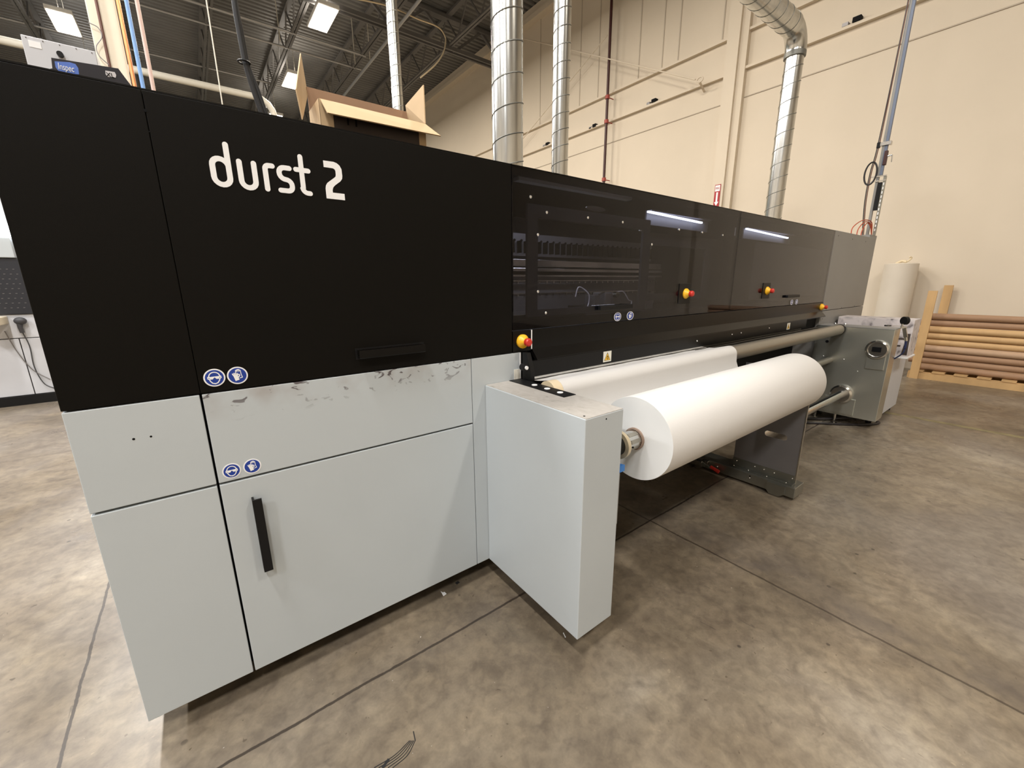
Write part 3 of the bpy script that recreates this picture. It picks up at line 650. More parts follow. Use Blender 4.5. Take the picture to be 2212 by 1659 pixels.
# ------------------------------------------------------------------ media roll on its spindle
RY, RZ, RR = .946, .795, .1722
roll = thing('paper_roll', (2.15, RY, RZ-RR), 'large white roll of paper mounted in front of the printer', 'paper roll')
MB().lathe((0, RY, RZ), 0, [(1.332, RR-.001), (1.334, RR), (2.959, RR), (2.961, RR-.001)], 96).build('wound_paper', 'paper', roll, True)
MB().lathe((0, RY, RZ), 0, [(1.333, .0455), (1.332, RR-.001)], 96).build('end_face', 'papedge', roll, True); MB().lathe((0, RY, RZ), 0, [(2.961, RR-.001), (2.960, .0455)], 96).build('end_face', 'papedge', roll, True)
MB().lathe((0, RY, RZ), 0, [(1.325, .0385), (1.325, .0455), (2.968, .0455), (2.968, .0385), (1.325, .0385)], 48).build('core', 'core', roll, True)
sp = thing('roll_spindle', (2.0, RY, RZ), 'steel spindle through the core of the large white paper roll', 'spindle')
MB().cyl((1.24, RY, RZ), (1.48, RY, RZ), .037, 40).build('chuck_body', 'steel', sp, True)
MB().cyl((1.16, RY, RZ), (3.03, RY, RZ), .017, 24).build('shaft', 'steel', sp, True)
MB().lathe((0, RY, RZ), 0, [(1.222, .030), (1.222, .056), (1.238, .056), (1.238, .030)], 40).build('flange', 'brass', sp, True)
MB().cyl((1.19, RY, RZ), (1.222, RY, RZ), .040, 32).build('hub', 'blackplastic', sp, True)
for a in (200, 235, 275, 310, 345):
    yy, zz = RY+.037*cos(radians(a)), RZ+.037*sin(radians(a)); MB().sphere((1.275, yy, zz), .0045, 8).build('bolt', 'chassis', sp)
for a in (215, 165, 120):
    d = Vector((0, cos(radians(a)), sin(radians(a)))); c_ = Vector((0, RY, RZ)) + d*.0375
    MB().obox(c_+Vector((1.265, 0, 0)), c_+Vector((1.32, 0, 0)), .016, .003, d).build('gripper', 'anod', sp)
# lower spindle (empty)
ls = thing('empty_spindle', (4.0, 1.166, .318), 'bare steel spindle with a slot, low behind the white paper roll', 'spindle')
MB().cyl((3.03, 1.166, .318), (4.95, 1.166, .318), .035, 32).build('shaft', 'steel', ls, True)
MB().box((3.06, 1.150, .349), (4.90, 1.163, .3555)).build('slot', 'chassis', ls)
MB().cyl((3.006, 1.166, .318), (3.05, 1.166, .318), .045, 32).build('end_chuck', 'steel', ls, True)

# ------------------------------------------------------------------ centre support stand
st = thing('roll_support_stand', (3.0, 1.2, 0), 'galvanised floor stand with a tall plate under the right end of the white roll', 'stand')
MB().box((2.935, .831, .018), (3.085, 1.66, .090), .003).build('base_rail', 'galvdark', st)
MB().prism([(1.012, .088), (1.012, .088), (1.25, .088), (1.25, .845), (1.06, .845), (.862, .80), (.862, .088)][1:], 0, 3.000, 3.006)
# plate with the oval grip slot
m = MB()
outer = [(.862, .090), (1.262, .090), (1.262, .86), (.862, .86)]
ring = []; cy, cz, hw, hr_ = 1.012, .392, .050, .020
inner = arc((cy+hw, cz), hr_, -90, 90, 8) + arc((cy-hw, cz), hr_, 90, 270, 8)
for xx in (2.999, 3.005):
    vo_ = [m.b.verts.new((xx, a, c)) for a, c in outer]; vi = [m.b.verts.new((xx, a, c)) for a, c in inner]
    ring.append((vo_, vi))
    eds = [m.b.edges.new((vo_[i], vo_[(i+1) % 4])) for i in range(4)] + [m.b.edges.new((vi[i], vi[(i+1) % len(vi)])) for i in range(len(vi))]
    bmesh.ops.triangle_fill(m.b, use_beauty=True, use_dissolve=False, edges=eds)
for j in (0, 1):
    A, B = ring[0][j], ring[1][j]
    for i in range(len(A)): m.b.faces.new((A[i], A[(i+1) % len(A)], B[(i+1) % len(B)], B[i]))
m.build('support_plate', 'stand', st)
MB().box((2.997, .855, .095), (3.009, .862, .86)).build('plate_edge', 'steel', st)
MB().prism([(2.96, .0905), (2.999, .0905), (2.999, .150), (2.995, .150), (2.995, .095), (2.96, .095)], 1, .862, 1.262).build('foot_flange', 'galvdark', st)
for yy in (.875, .985, 1.05, 1.11, 1.235): MB().sphere((2.993, yy, .130), .005, 8).build('screw', 'screw', st)
for yy in (.90, 1.02, 1.14, 1.24): MB().sphere((2.972, yy, .096), .0045, 8).build('screw', 'screw', st)
for yy in (.90, .98, 1.11, 1.34): MB().sphere((2.934, yy, .060), .005, 8).build('screw', 'screw', st)
for yy in (.90, .98, 1.11): MB().cyl((2.9335, yy, .072), (2.936, yy, .072), .005, 8).build('hole', 'chassis', st)
for yy, zz in ((1.22, .375), (1.17, .382), (1.20, .355)): MB().sphere((2.996, yy, zz), .008, 8).build('bolt', 'steel', st)
MB().prism([(.885, .085), (.995, .085), (.995, .03), (.975, .004), (.915, .004), (.885, .03)], 0, 2.918, 2.934).build('glide_bracket', 'galvdark', st)
MB().cyl((3.0, 1.06, .84), (3.0, 1.06, .842), .01, 8).box((2.97, .90, .845), (3.035, 1.0, .86)).build('spindle_rest', 'stand', st)
for yy in (.93, 1.5): MB().box((2.96, yy, 0), (3.05, yy+.06, .018)).build('floor_pad', 'rubber', st)
cl = thing('toggle_clamp', (2.91, 1.42, .02), 'small toggle clamp with a red grip on the stand base', 'clamp')
MB().box((2.89, 1.44, .03), (2.934, 1.53, .075), .003).box((2.90, 1.40, .06), (2.934, 1.45, .085), .002).build('clamp_body', 'steel', cl)
MB().cyl((2.905, 1.45, .075), (2.90, 1.36, .050), .007, 10).build('lever', 'steel', cl)
MB().tube([(2.902, 1.375, .056), (2.90, 1.31, .038)], [.012, .014], 12).build('grip', 'red', cl, True)
MB().box((2.90, 1.46, 0), (2.93, 1.50, .03)).build('clamp_foot', 'steel', cl)

# ------------------------------------------------------------------ things at the right end
wc = thing('white_cabinet', (5.65, 1.15, 0), 'pale grey floor cabinet beside the galvanised end arm', 'cabinet')
MB().box((5.205, .93, .055), (6.10, 1.455, .655), .003).build('body', 'cabwhite', wc)
for fx in (5.28, 6.03):
    for fy in (.98, 1.40): MB().cyl((fx, fy, 0), (fx, fy, .056), .025, 16).build('foot', 'rubber', wc)
cb = thing('stained_carton', (5.75, 1.05, .655), 'white carton with dark ink stains standing on the pale cabinet', 'box')
def stainwhite():
    m, nt, L, b = nodes('ink_stained_white'); b.inputs['Roughness'].default_value = .6
    tc = nt.new('ShaderNodeTexCoord'); n = N(nt, 'ShaderNodeTexNoise', Scale=13.0, Detail=5.0, Distortion=.6); L.new(tc.outputs['Object'], n.inputs['Vector'])
    r = nt.new('ShaderNodeValToRGB'); e = r.color_ramp.elements; e[0].position = .27; e[0].color = (.09, .075, .08, 1); e[1].position = .52; e[1].color = (.60, .55, .54, 1)
    q = e.new(.36); q.color = (.44, .40, .40, 1); L.new(n.outputs[0], r.inputs[0]); L.new(r.outputs[0], b.inputs['Base Color']); return m
M['inkwhite'] = stainwhite()
MB().box((5.50, .835, .672), (5.78, 1.44, 1.035), .003).build('carton_body', 'inkwhite', cb)
MB().box((5.48, .825, .658), (5.80, 1.44, .672)).build('tray', 'white', cb)
MB().prism([(.84, .69), (.885, .69), (.865, .90), (.845, .90)], 0, 5.497, 5.501).box((5.496, .88, .84), (5.5, .93, .855)).box((5.496, .90, .77), (5.5, .95, .785)).build('printed_mark', 'boarddark', cb)
# inflator gun with gauge hung on the arm corner
ig = thing('air_inflator_gun', (5.16, .87, .98), 'chrome air inflator gun with a round black gauge on the galvanised arm', 'inflator')
MB().cyl((5.158, .861, 1.048), (5.180, .844, 1.048), .037, 28).build('gauge', 'blackplastic', ig, True)
MB().cyl((5.1805, .8435, 1.048), (5.183, .8415, 1.048), .030, 28).build('gauge_glass', 'silverprint', ig)
MB().obox((5.15, .87, .994), (5.16, .83, .985), .03, .022).obox((5.155, .845, .985), (5.165, .822, .90), .026, .03, (1, 0, 0)).cyl((5.14, .86, 1.02), (5.14, .86, .99), .008, 10).cyl((5.165, .822, .90), (5.168, .815, .865), .012, 12).build('gun_body', 'steel', ig)
MB().obox((5.14, .87, 1.0), (5.0, .94, 1.005), .012, .004).build('lever', 'steel', ig)
MB().cyl((5.04, .92, 1.005), (4.985, .95, 1.008), .007, 10).build('lever_grip', 'rubber', ig)
MB().tube(spline([(5.168, .815, .87), (5.17, .812, .80), (5.17, .82, .75), (5.19, .86, .70), (5.197, .90, .665)]), [.010]*12+[.006]*29, 10).build('hose', 'bluehose', ig, True)
# black cable lying under the far end
m = MB().tube(spline([(4.6, 1.75, .012), (4.85, 1.45, .012), (5.0, 1.25, .03), (5.15, 1.05, .06), (5.3, .90, .02), (5.1, 1.0, .012), (4.8, 1.3, .012), (4.6, 1.5, .012)]), .012, 10)
tag(m.build('floor_cable', 'hose', None, True), 'thick black cable bundle lying on the floor under the galvanised arm', 'cable')
MB().box((5.82, -2.0, 0), (5.90, 1.05, .0015)).build('trim_60', 'yline', kind=SR)

# ------------------------------------------------------------------ spiral ducts
def duct(x, y, r, z0, z1, pitch, label, grp=None, top=None):
    t = thing('spiral_duct', (x, y, z0), label, 'duct', grp)
    MB().cyl((x, y, z0), (x, y, z1), r, 40).build('duct_tube', 'duct', t, True)
    n = int((z1-z0)/pitch*20); pts = [(x+(r+.0005)*cos(2*pi*k/20), y+(r+.0005)*sin(2*pi*k/20), z0+pitch*k/20) for k in range(n)]
    MB().tube(pts, .0042 if r > .07 else .003, 5).build('spiral_seam', 'seam', t)
    return t
yd = 2.45
q = at(1097, 300, 1, yd); duct(q.x, yd, .102, ZT, ZC-.0, .172, 'widest spiral duct rising from the printer roof beside the carton')
q = at(1210, 300, 1, yd); duct(q.x, yd, .060, ZT, ZC, .105, 'narrow spiral duct just right of the widest duct')
q = at(1676, 420, 1, yd); xr_ = q.x
dr_ = duct(xr_, yd, .096, ZT, 3.98, .168, 'spiral duct with an elbow near the right end of the printer')
ez, er = 4.02, .20
pth = [(xr_, yd, 3.98), (xr_, yd, ez)] + [(xr_-er+er*cos(radians(a)), yd, ez+er*sin(radians(a))) for a in (0, 15, 30, 45, 60, 75, 90)] + [(xr_-er-.5, yd, ez+er), (-2.0, yd, ez+er)]
MB().tube(pth[:10], .110, 32, False).build('elbow', 'duct', dr_, True)
MB().tube([(xr_-er, yd, ez+er), (3.3, yd, ez+er), (3.18, yd, ez+er+.03), (3.08, yd, ez+er+.12), (3.05, yd, ez+er+.25), (3.05, yd, ZC-.06)], .118, 36).build('horizontal_duct', 'duct', dr_, True)
MB().lathe((xr_, yd, 0), 2, [(3.95, .096), (3.95, .112), (4.0, .112)], 32).build('collar', 'seam', dr_, True)
n = int((xr_-er-3.3)/.168*20); MB().tube([(xr_-er-.168*k_/20, yd+.1185*cos(2*pi*k_/20), ez+er+.1185*sin(2*pi*k_/20)) for k_ in range(n)], .0042, 5).build('spiral_seam', 'seam', dr_)
q = at(852, 110, 1, 5.2); t = duct(q.x, 5.2, .062, 0, ZC, .105, 'thin far spiral duct rising behind the carton')

# ------------------------------------------------------------------ service drop at the right end of the roof
q = at(1893, 420, 1, 1.56); px_ = at(1876, 500, 1, 1.56).x
sd = thing('service_pole', (px_, 1.56, 1.885), 'grey and blue strut pole rising from the far end of the printer', 'pole')
MB().box((px_-.16, 1.50, 1.885), (px_+.12, 1.66, 1.925)).build('base_bracket', 'grey2', sd)
MB().box((px_-.02, 1.555, 1.925), (px_+.02, 1.578, ZC)).build('strut', 'grey2', sd)
MB().box((px_-.018, 1.530, 2.58), (px_+.018, 1.555, ZC)).build('blue_channel', 'pipeblueg', sd)
MB().box((px_-.02, 1.488, 1.925), (px_+.01, 1.512, 2.56)).build('slotted_strut', 'galvdark', sd)
m = MB()
for k_ in range(12): m.box((px_-.0215, 1.495, 1.97+.045*k_), (px_-.019, 1.505, 1.997+.045*k_))
m.build('strut_slots', 'white', sd)
for z_ in (2.51, 2.56): MB().box((px_-.03, 1.485, z_), (px_-.02, 1.63, z_+.013)).build('clamp', 'steel', sd)
MB().box((px_-.035, 1.50, 2.885), (px_+.02, 1.60, 2.925), .004).build('clamp', 'steel', sd)
MB().box((px_-.04, 1.595, 2.87), (px_-.01, 1.625, 2.93), .004).build('latch', 'blackplastic', sd)
MB().box((px_-.03, 1.515, 2.68), (px_+.01, 1.545, 2.83), .005).build('filter_housing', 'maroon', sd)
MB().cyl((px_-.01, 1.515, 2.77), (px_-.01, 1.475, 2.775), .008, 10).cyl((px_-.01, 1.475, 2.775), (px_-.01, 1.47, 2.70), .005, 8).build('valve', 'steel', sd)
MB().box((px_-.03, 1.515, 2.20), (px_, 1.55, 2.50)).build('black_regulator', 'blackplastic', sd)
MB().tube([(px_-.03, 1.635+.055*cos(a), 2.61+.12*sin(a)) for a in [2*pi*i/30 for i in range(30)]], .009, 8, closed=True).build('coiled_hose', 'hose', sd, True)
for dy, mm in ((.018, 'wirebrown'), (.030, 'hose')):
    MB().tube(spline([(px_-.03, 1.575+dy*.3, 5.6), (px_-.03, 1.578+dy*.4, 4.2), (px_-.03, 1.585+dy, 2.95), (px_-.03, 1.61+dy, 2.62), (px_-.03, 1.61+dy, 2.3), (px_-.03, 1.575+dy, 1.93)]), .005, 8).build('supply_hose', mm, sd, True)
for k_, (dx, hh) in enumerate(((.62, .27), (.42, .26), (.27, .25))):
    m = MB().tube(spline([(px_-dx, 1.56, 1.89), (px_-dx+.03, 1.56, 1.98), (px_-dx*.55, 1.55, 1.90+hh*.62), (px_-.08, 1.53, 1.90+hh*.62-.02*k_), (px_-.02, 1.52, 1.93)]), .005, 8)
    m.build('red_loop', 'wirered', sd, True)

# ------------------------------------------------------------------ carton on the printer roof
ct = thing('open_carton', (.67, 1.82, ZT), 'open brown cardboard carton on the printer roof with raised flaps', 'box')
bx0, bx1, by0, by1, bz0, bz1 = .458, .872, 1.75, 1.90, ZT, 2.058
m = MB(); t_ = .005
m.box((bx0, by0, bz0), (bx1, by0+t_, bz1)).box((bx0, by1-t_, bz0), (bx1, by1, bz1)).box((bx0, by0, bz0), (bx0+t_, by1, bz1)).box((bx1-t_, by0, bz0), (bx1, by1, bz1)).box((bx0, by0, bz0), (bx1, by1, bz0+t_))
m.build('carton_body', 'boarddark', ct)
MB().box((bx0-.001, by0-.001, bz0), (bx0+.045, by0, bz1)).box((bx0-.001, by0-.001, bz0), (bx0, by1, bz1)).build('corner_tape', 'board', ct)
MB().box((bx1-.03, by0-.001, bz0), (bx1+.001, by0, bz1)).build('corner_tape', 'board', ct)
def slab(p, th, name, mm):
    p = [Vector(a) for a in p]; nn = (p[1]-p[0]).cross(p[2]-p[0]).normalized()*th; m = MB()
    a = [m.b.verts.new(x) for x in p]; c = [m.b.verts.new(x+nn) for x in p]
    m.b.faces.new(a); m.b.faces.new(c[::-1])
    for i in range(4): m.b.faces.new((a[i], c[i], c[(i+1) % 4], a[(i+1) % 4]))
    return m.build(name, mm, ct)
slab([(bx0+.005, by0, bz1), (bx1, by0, bz1), (bx1+.045, by0-.05, bz1-.050), (bx0+.012, by0-.05, bz1-.058)], .004, 'front_flap', 'board')
slab([(bx0, by1, bz1), (bx1, by1, bz1), (bx1, by1+.005, bz1+.085), (bx0, by1+.005, bz1+.085)], .004, 'back_flap', 'boardin')
slab([at(650, 115, 1, 1.94), at(665, 205, 1, 1.90), at(654, 258, 1, 1.79), at(640, 192, 1, 1.78)], .004, 'side_flap', 'board')
slab([(bx1, by0, bz1), (bx1, by1, bz1), at(874, 233, 1, 1.90)+Vector((.004, 0, .01)), at(914, 183, 1, 1.77)], .004, 'side_flap', 'board')
MB().stroke([(.545, 2.03), (.60, 2.03)], .006, by0-.0015, by0, False).stroke([(.555, 2.03), (.555, 1.99)], .006, by0-.0015, by0, False).stroke([(.585, 2.03), (.585, 1.99)], .006, by0-.0015, by0, False).build('printed_mark', 'chassis', ct)

# ------------------------------------------------------------------ dark product carton at the left end of the roof
ib = thing('product_carton', (-.12, 1.53, ZT), 'dark navy product carton with a blue logo and XL on the printer roof', 'box')
yI = 1.50
def I(px, py): q = at(px, py, 1, yI); return (q.x, q.z)
pA, pB, pC, pD = I(110.5, 124.5), I(255.5, 148), I(290, 187), I(113, 155)
MB().prism([pA, pB, (pC[0], ZT), (pD[0], ZT)], 1, yI, yI+.10).build('carton_body', 'boxnavy', ib)
m = MB(); m.prism([I(118, 132.5), I(150, 134.5), I(163, 138.5), I(169, 147), I(171, 161), I(143, 158), I(126, 153), I(120, 145)], 1, yI-.0006, yI+.0002); m.build('logo_panel', 'logoblue', ib)
def text(body, px, py, px2, h, y, mm, parent, name='lettering', shear=0.0, ext=.0004):
    a, c = at(px, py, 1, y), at(px2[0], px2[1], 1, y)
    cu = bpy.data.curves.new(name, 'FONT'); cu.body = body; cu.size = 1.0; cu.extrude = ext; cu.shear = shear
    ob = bpy.data.objects.new(name, cu); COL.objects.link(ob); dg = bpy.context.evaluated_depsgraph_get(); dg.update()
    me = bpy.data.meshes.new_from_object(ob.evaluated_get(dg)); COL.objects.unlink(ob); bpy.data.objects.remove(ob)
    xs = [v.co.x for v in me.vertices]; w_ = max(xs)-min(xs); s = (c.x-a.x)/w_
    off = Vector((0, 0, 0)); p = parent
    while p is not None: off += p.location; p = p.parent
    for v in me.vertices: v.co = Vector((a.x+(v.co.x-min(xs))*s, y-(v.co.z*s if False else v.co.z), a.z+v.co.y*h))-off
    me.materials.append(M[mm]); o = bpy.data.objects.new(name, me); COL.objects.link(o); o.parent = parent
    return o
o = text('Inspec', 126.5, 149, (161, 153.5), .019, yI-.001, 'white', ib, shear=.2); o['label'] = 'white logo wording reading Inspec'
m = MB(); m.prism([I(227.5, 152.5), I(248, 156), I(251, 162), I(250, 168), I(232, 166), I(228, 160)], 1, yI-.0006, yI+.0002); m.build('size_patch', 'silverprint', ib)
o = text('XL', 230, 164.5, (247, 167), .013, yI-.001, 'chassis', ib); o['label'] = 'dark size marking XL'
MB().tube(spline([(pA[0]-.012, yI+.05, ZT), (pA[0]-.016, yI+.05, ZT+.012), (pA[0]-.008, yI+.05, ZT+.025), (pA[0], yI+.05, ZT+.022)]), .004, 8).build('end_flap', 'boxnavy', ib, True)
# white control box on the roof
yC = 2.35
def Cc(px, py): q = at(px, py, 1, yC); return q
a, b_ = Cc(43, 73), Cc(206, 112)
wb = thing('roof_control_box', ((a.x+b_.x)/2, yC+.05, ZT), 'white sheet metal box with a black knob standing on the left roof end', 'control box')
MB().box((a.x, yC, ZT), (b_.x, yC+.12, a.z), .002).build('body', 'cabwhite', wb)
q = Cc(131, 119); MB().cyl((q.x, yC-.012, q.z), (q.x, yC, q.z), .009, 16).build('knob', 'blackplastic', wb)
q = Cc(60, 86); MB().box((q.x, yC-.001, q.z-.02), (q.x+.03, yC, q.z)).build('paper_label', 'white', wb)
for px, py in ((55, 79), (92, 88), (128, 96), (164, 104), (198, 113)):
    q = Cc(px, py); MB().sphere((q.x, yC, q.z-.002), .0022, 6).build('rivet', 'stand', wb)

# ------------------------------------------------------------------ column and pipes behind
yc_ = 9.0
a, b_ = at(180, 0, 1, yc_), at(247, 0, 1, yc_)
xa = (at(180, 0, 1, yc_).x+at(215, 140, 1, yc_).x)/2; xb = (at(247, 0, 1, yc_).x+at(280, 180, 1, yc_).x)/2
col_ = tag(MB().box((xa, yc_, 0), (xb, yc_+.35, ZC), .01).build('support_column', 'column'), 'cream painted square roof column behind the left of the printer', 'column')
def vpipe(name, px, py, y, r, m_, label, z1=ZC, z0=0.0, cat='pipe'):
    q = at(px, py, 1, y); tag(MB().cyl((q.x, y, z0), (q.x, y, z1), r, 16).build(name, m_, None, True), label, cat)
vpipe('copper_pipe', 276, 110, 8.95, .024, 'copper', 'orange copper pipe running up the right edge of the cream column')
vpipe('conduit', 226, 90, 8.96, .018, 'wirebrown', 'thin brown cable running up the middle of the cream column', cat='cable')
vpipe('blue_pipe', 292, 100, 8.6, .024, 'pipeblue', 'blue vertical pipe right of the copper pipe')
vpipe('drop_conduit', 316, 110, 8.4, .024, 'pink', 'pinkish grey vertical conduit right of the blue pipe')
vpipe('thin_drop_cord', 461, 100, 8.0, .008, 'pipew', 'thin pale cord hanging left of the black cables', cat='cord')
m = MB().tube(spline([at(x_, y_, 1, 8.94) for x_, y_ in ((190, 48), (212, 60), (220, 80), (208, 100), (214, 120), (235, 140))]), .006, 6)
tag(m.build('loose_wire', 'stand', None, True), 'loose looping wires in front of the cream column', 'wire')
# hanging black cables
ca_ = thing('hanging_cable', at(530, 130, 1, 2.3), 'pair of thick black cables hanging down behind the printer roof', 'cable')
for k_, off in enumerate((0, 5)):
    pts = [at(x_+off*(.3 if i < 3 else 1.6 if i > 4 else .7), y_, 1, 2.3+.01*k_) for i, (x_, y_) in enumerate(((494, -140), (501, -60), (507, 10), (519, 80), (531, 140), (546, 190), (563, 238), (572, 262)))]
    MB().tube(spline(pts), .0105, 12).build('cable_strand', 'rubber', ca_, True)
q = at(531, 131, 1, 2.28); MB().tube([(q.x-.005+.022*cos(a_), 2.3+.02*sin(a_), q.z) for a_ in [2*pi*i/16 for i in range(16)]], .004, 6, closed=True).build('cable_tie', 'blackplastic', ca_)
# sprinkler and conduit runs below the ceiling
def run(name, p0, p1, r, m_, label, cat='pipe'): tag(MB().cyl(p0, p1, r, 12).build(name, m_, None, True), label, cat)
run('sprinkler_pipe', (X0, 14.57, 8.3), (5.35, 14.57, 8.3), .035, 'pipesteel', 'bright steel sprinkler pipe passing right of the largest ceiling light')
run('sprinkler_pipe', (X0, 15.5, 8.3), (5.5, 15.5, 8.3), .028, 'pipesteel', 'thinner steel pipe behind the bright sprinkler pipe')
run('conduit_run', (5.34, 3.0, 8.0), (5.34, Y1, 8.0), .04, 'pipesteel', 'blue-grey steel pipe running away behind the thin far duct')
run('sprinkler_pipe', (X0, 18.6, 8.4), (5.4, 18.6, 8.4), .03, 'pipesteel', 'far steel pipe low behind the carton flap')
for k_, (x_, y_) in enumerate(((2.95, 14.57), (5.0, 14.57), (5.34, 12.6), (5.34, 14.2))):
    run('hanger_rod', (x_, y_, 8.0), (x_, y_, 9.2), .012, 'pipew', ('pale hanger rod left of the biggest ceiling light', 'pale hanger rod at the joint of the two pipes', 'pale hanger rod behind the thin far duct', 'second pale hanger rod near the joint of the pipes')[k_], 'rod')
# off-white horizontal duct with a bend
q0 = at(291, 152, 1, 16.0); q1 = at(552, 208, 1, 16.0); z_ = (q0.z+q1.z)/2
m = MB().tube([(X0+.3, 16, z_)] + [(q1.x+.0, 16, z_)] + [(q1.x+.45*sin(radians(a)), 16, z_-.45+.45*cos(radians(a))) for a in (20, 45, 70, 90)] + [(q1.x+.45, 16, 4.0)], .088, 20)
tag(m.build('overhead_duct', 'pipew', None, True), 'off-white horizontal duct bending down behind the printer roof', 'duct')
for k_, (pA_, pB_) in enumerate((((340, 170), (480, 245)), ((480, 205), (590, 262)), ((450, 222), (500, 209)))):
    a = at(pA_[0], pA_[1], 1, Y1-.1); b_ = at(pB_[0], pB_[1], 1, Y1-.1)
    tag(MB().obox(a, b_, .08, .08, (0, 1, 0)).build('wall_brace', 'pipesteel'), ('long diagonal wall brace left of the black cables', 'diagonal wall brace right of the black cables', 'short diagonal wall brace at the black cables')[k_], 'brace')
m = MB().tube(spline([at(x_, y_, 1, 11.5) for x_, y_ in ((740, -8), (835, 12), (900, 40), (945, 58), (961, 78), (962, 95), (957, 115), (940, 140), (908, 168))]), .018, 8)
tag(m.build('yellow_cable', 'brass', None, True), 'thin tan cable looping below the ceiling near the thin far duct', 'cable')

# ------------------------------------------------------------------ on the right wall
a, b_ = at(1321.6, 0, 0, 8.95), at(1304.3, 387, 0, 8.95)
fp = thing('fire_pipe', (8.95, a.y, b_.z), 'thin dark maroon fire pipe standing off the beige wall', 'pipe')
MB().cyl((8.95, (a.y+b_.y)/2, b_.z-.2), (8.95, (a.y+b_.y)/2, ZC), .034, 14).build('pipe_run', 'maroon', fp, True)
yp = (a.y+b_.y)/2
for py_ in (210, 262, 386):
    z_ = at(1312, py_, 0, 8.95).z; MB().cyl((8.95, yp, z_-.04), (8.95, yp, z_+.04), .055, 14).cyl((8.95, yp, z_), (9.17, yp, z_), .012, 8).build('coupling', 'redfit', fp)
sg = thing('fire_extinguisher_sign', (9.03, 4.82, 3.0), 'red and white FIRE arrow sign on the wall pilaster', 'sign')
yS = at(1549, 420, 0, 9.03).y; z1_, z0_ = at(1549, 399, 0, 9.03).z, at(1547, 446, 0, 9.03).z
MB().box((9.028, yS-.06, z0_), (9.04, yS+.06, z1_)).build('sign_board', 'signred', sg)
MB().box((9.026, yS-.05, z1_-.13), (9.0285, yS+.05, z1_-.015)).prism([(yS-.018, z0_+.09), (yS+.018, z0_+.09), (yS+.018, z1_-.15), (yS-.018, z1_-.15)], 0, 9.026, 9.0285).prism([(yS-.045, z0_+.09), (yS, z0_+.01), (yS+.045, z0_+.09)], 0, 9.026, 9.0285).build('arrow_mark', 'white', sg)
cu = bpy.data.curves.new('t', 'FONT'); cu.body = 'FIRE'; cu.size = .05; cu.extrude = .001; ob = bpy.data.objects.new('t', cu); COL.objects.link(ob); dg = bpy.context.evaluated_depsgraph_get(); dg.update()
me = bpy.data.meshes.new_from_object(ob.evaluated_get(dg)); bpy.data.objects.remove(ob)
xs = [v.co.x for v in me.vertices]; cx_ = (max(xs)+min(xs))/2; s_ = .08/(max(xs)-min(xs))
for v in me.vertices: v.co = Vector((9.024+v.co.z-9.03, yS-(v.co.x-cx_)*s_-4.82, z1_-.095+v.co.y*1.3-3.0))
me.materials.append(M['signred']); o = bpy.data.objects.new('lettering', me); COL.objects.link(o); o.parent = sg
for k_, (px, py) in enumerate(((1408, 221), (1281, 274), (1180, 313), (1840, 48))):
    q = at(px, py, 0, 9.15)
    t = thing('ledge_bracket', (9.15, q.y, q.z), 'small dark bracket on the wall ledge, ' + ('nearest left of the pilaster', 'just left of the maroon pipe', 'between the two left ducts', 'right of the duct elbow')[k_], 'bracket')
    MB().box((9.10, q.y-.13, q.z-.03), (9.2, q.y-.02, q.z+.04)).build('plate', 'chassis', t); MB().box((9.12, q.y+.04, q.z-.03), (9.2, q.y+.12, q.z+.02)).build('clip', 'stand', t)
# tension rods
def rod(p, q_, xw, r, label):
    a = at(p[0], p[1], 0, xw); b_ = at(q_[0], q_[1], 0, xw); tag(MB().cyl(a, b_, r, 8).build('tension_rod', 'wall'), label, 'rod'); return a, b_
rod((1000, 52), (1502, 172), 8.9, .014, 'long beige tension rod sloping down to an anchor on the wall')
rod((1312, 76), (1060, 385), 9.0, .012, 'beige cross rod slanting down between the narrow duct and maroon pipe')
q = at(1512, 172, 0, 8.92)
t = thing('rod_anchor', q, 'beige ring anchor on the wall ledge holding the tension rod', 'anchor')
MB().tube([(q.x, q.y+.065*cos(a_), q.z+.045*sin(a_)) for a_ in [2*pi*i/16 for i in range(16)]], .014, 8, closed=True).build('ring', 'wall', t); MB().obox((q.x, q.y, q.z-.045), (9.19, q.y+.04, q.z-.14), .03, .03).build('lug', 'wall', t)

# ------------------------------------------------------------------ pallet, tubes and posts by the wall
pa = thing('wooden_pallet', (8.75, -.1, 0), 'wooden pallet on the floor under the stack of cardboard tubes', 'pallet')
m = MB()
for x_ in (8.36, 8.74, 9.1): m.box((x_-.02, -1.6, .02), (x_+.02, 1.22, .10))
m.build('stringer', 'wood', pa)
m = MB()
for i in range(13): m.box((8.33, -1.58+.22*i, .10), (9.14, -1.45+.22*i, .118)); 
for i in range(5): m.box((8.33, -1.55+.66*i, 0), (9.14, -1.45+.66*i, .02))
m.build('boards', 'wood', pa)
MB().box((8.325, -1.6, .0), (8.335, 1.22, .085)).build('side_board', 'wood', pa)
TN = ('bottom', 'second from the bottom', 'third from the bottom', 'fourth from the bottom', 'middle', 'fourth from the top', 'third from the top', 'second from the top', 'topmost')
kinds = ('tubeA', 'tubeA', 'tubeA', 'tubeC', 'tubeB', 'tubeB', 'tubeB', 'tubeA', 'tubeA')
cn = {'tubeA': 'brown', 'tubeB': 'light tan', 'tubeC': 'pinkish brown'}
for i in range(9):
    z_ = .119+.046+.0915*i; yE = 1.20+.02*((i*7) % 4)
    t = thing('cardboard_tube', (8.46+.012*((i*5) % 3), 0, z_), 'long %s cardboard tube, %s of the stack by the wall' % (cn[kinds[i]], TN[i]), 'tube', 'cardboard tubes stacked on the pallet')
    xx = t.location.x
    MB().lathe((xx, 0, z_), 1, [(-1.5, .036), (-1.5, .0455), (yE, .0455), (yE, .036), (-1.5, .036)], 24).build('tube_wall', kinds[i], t, True)
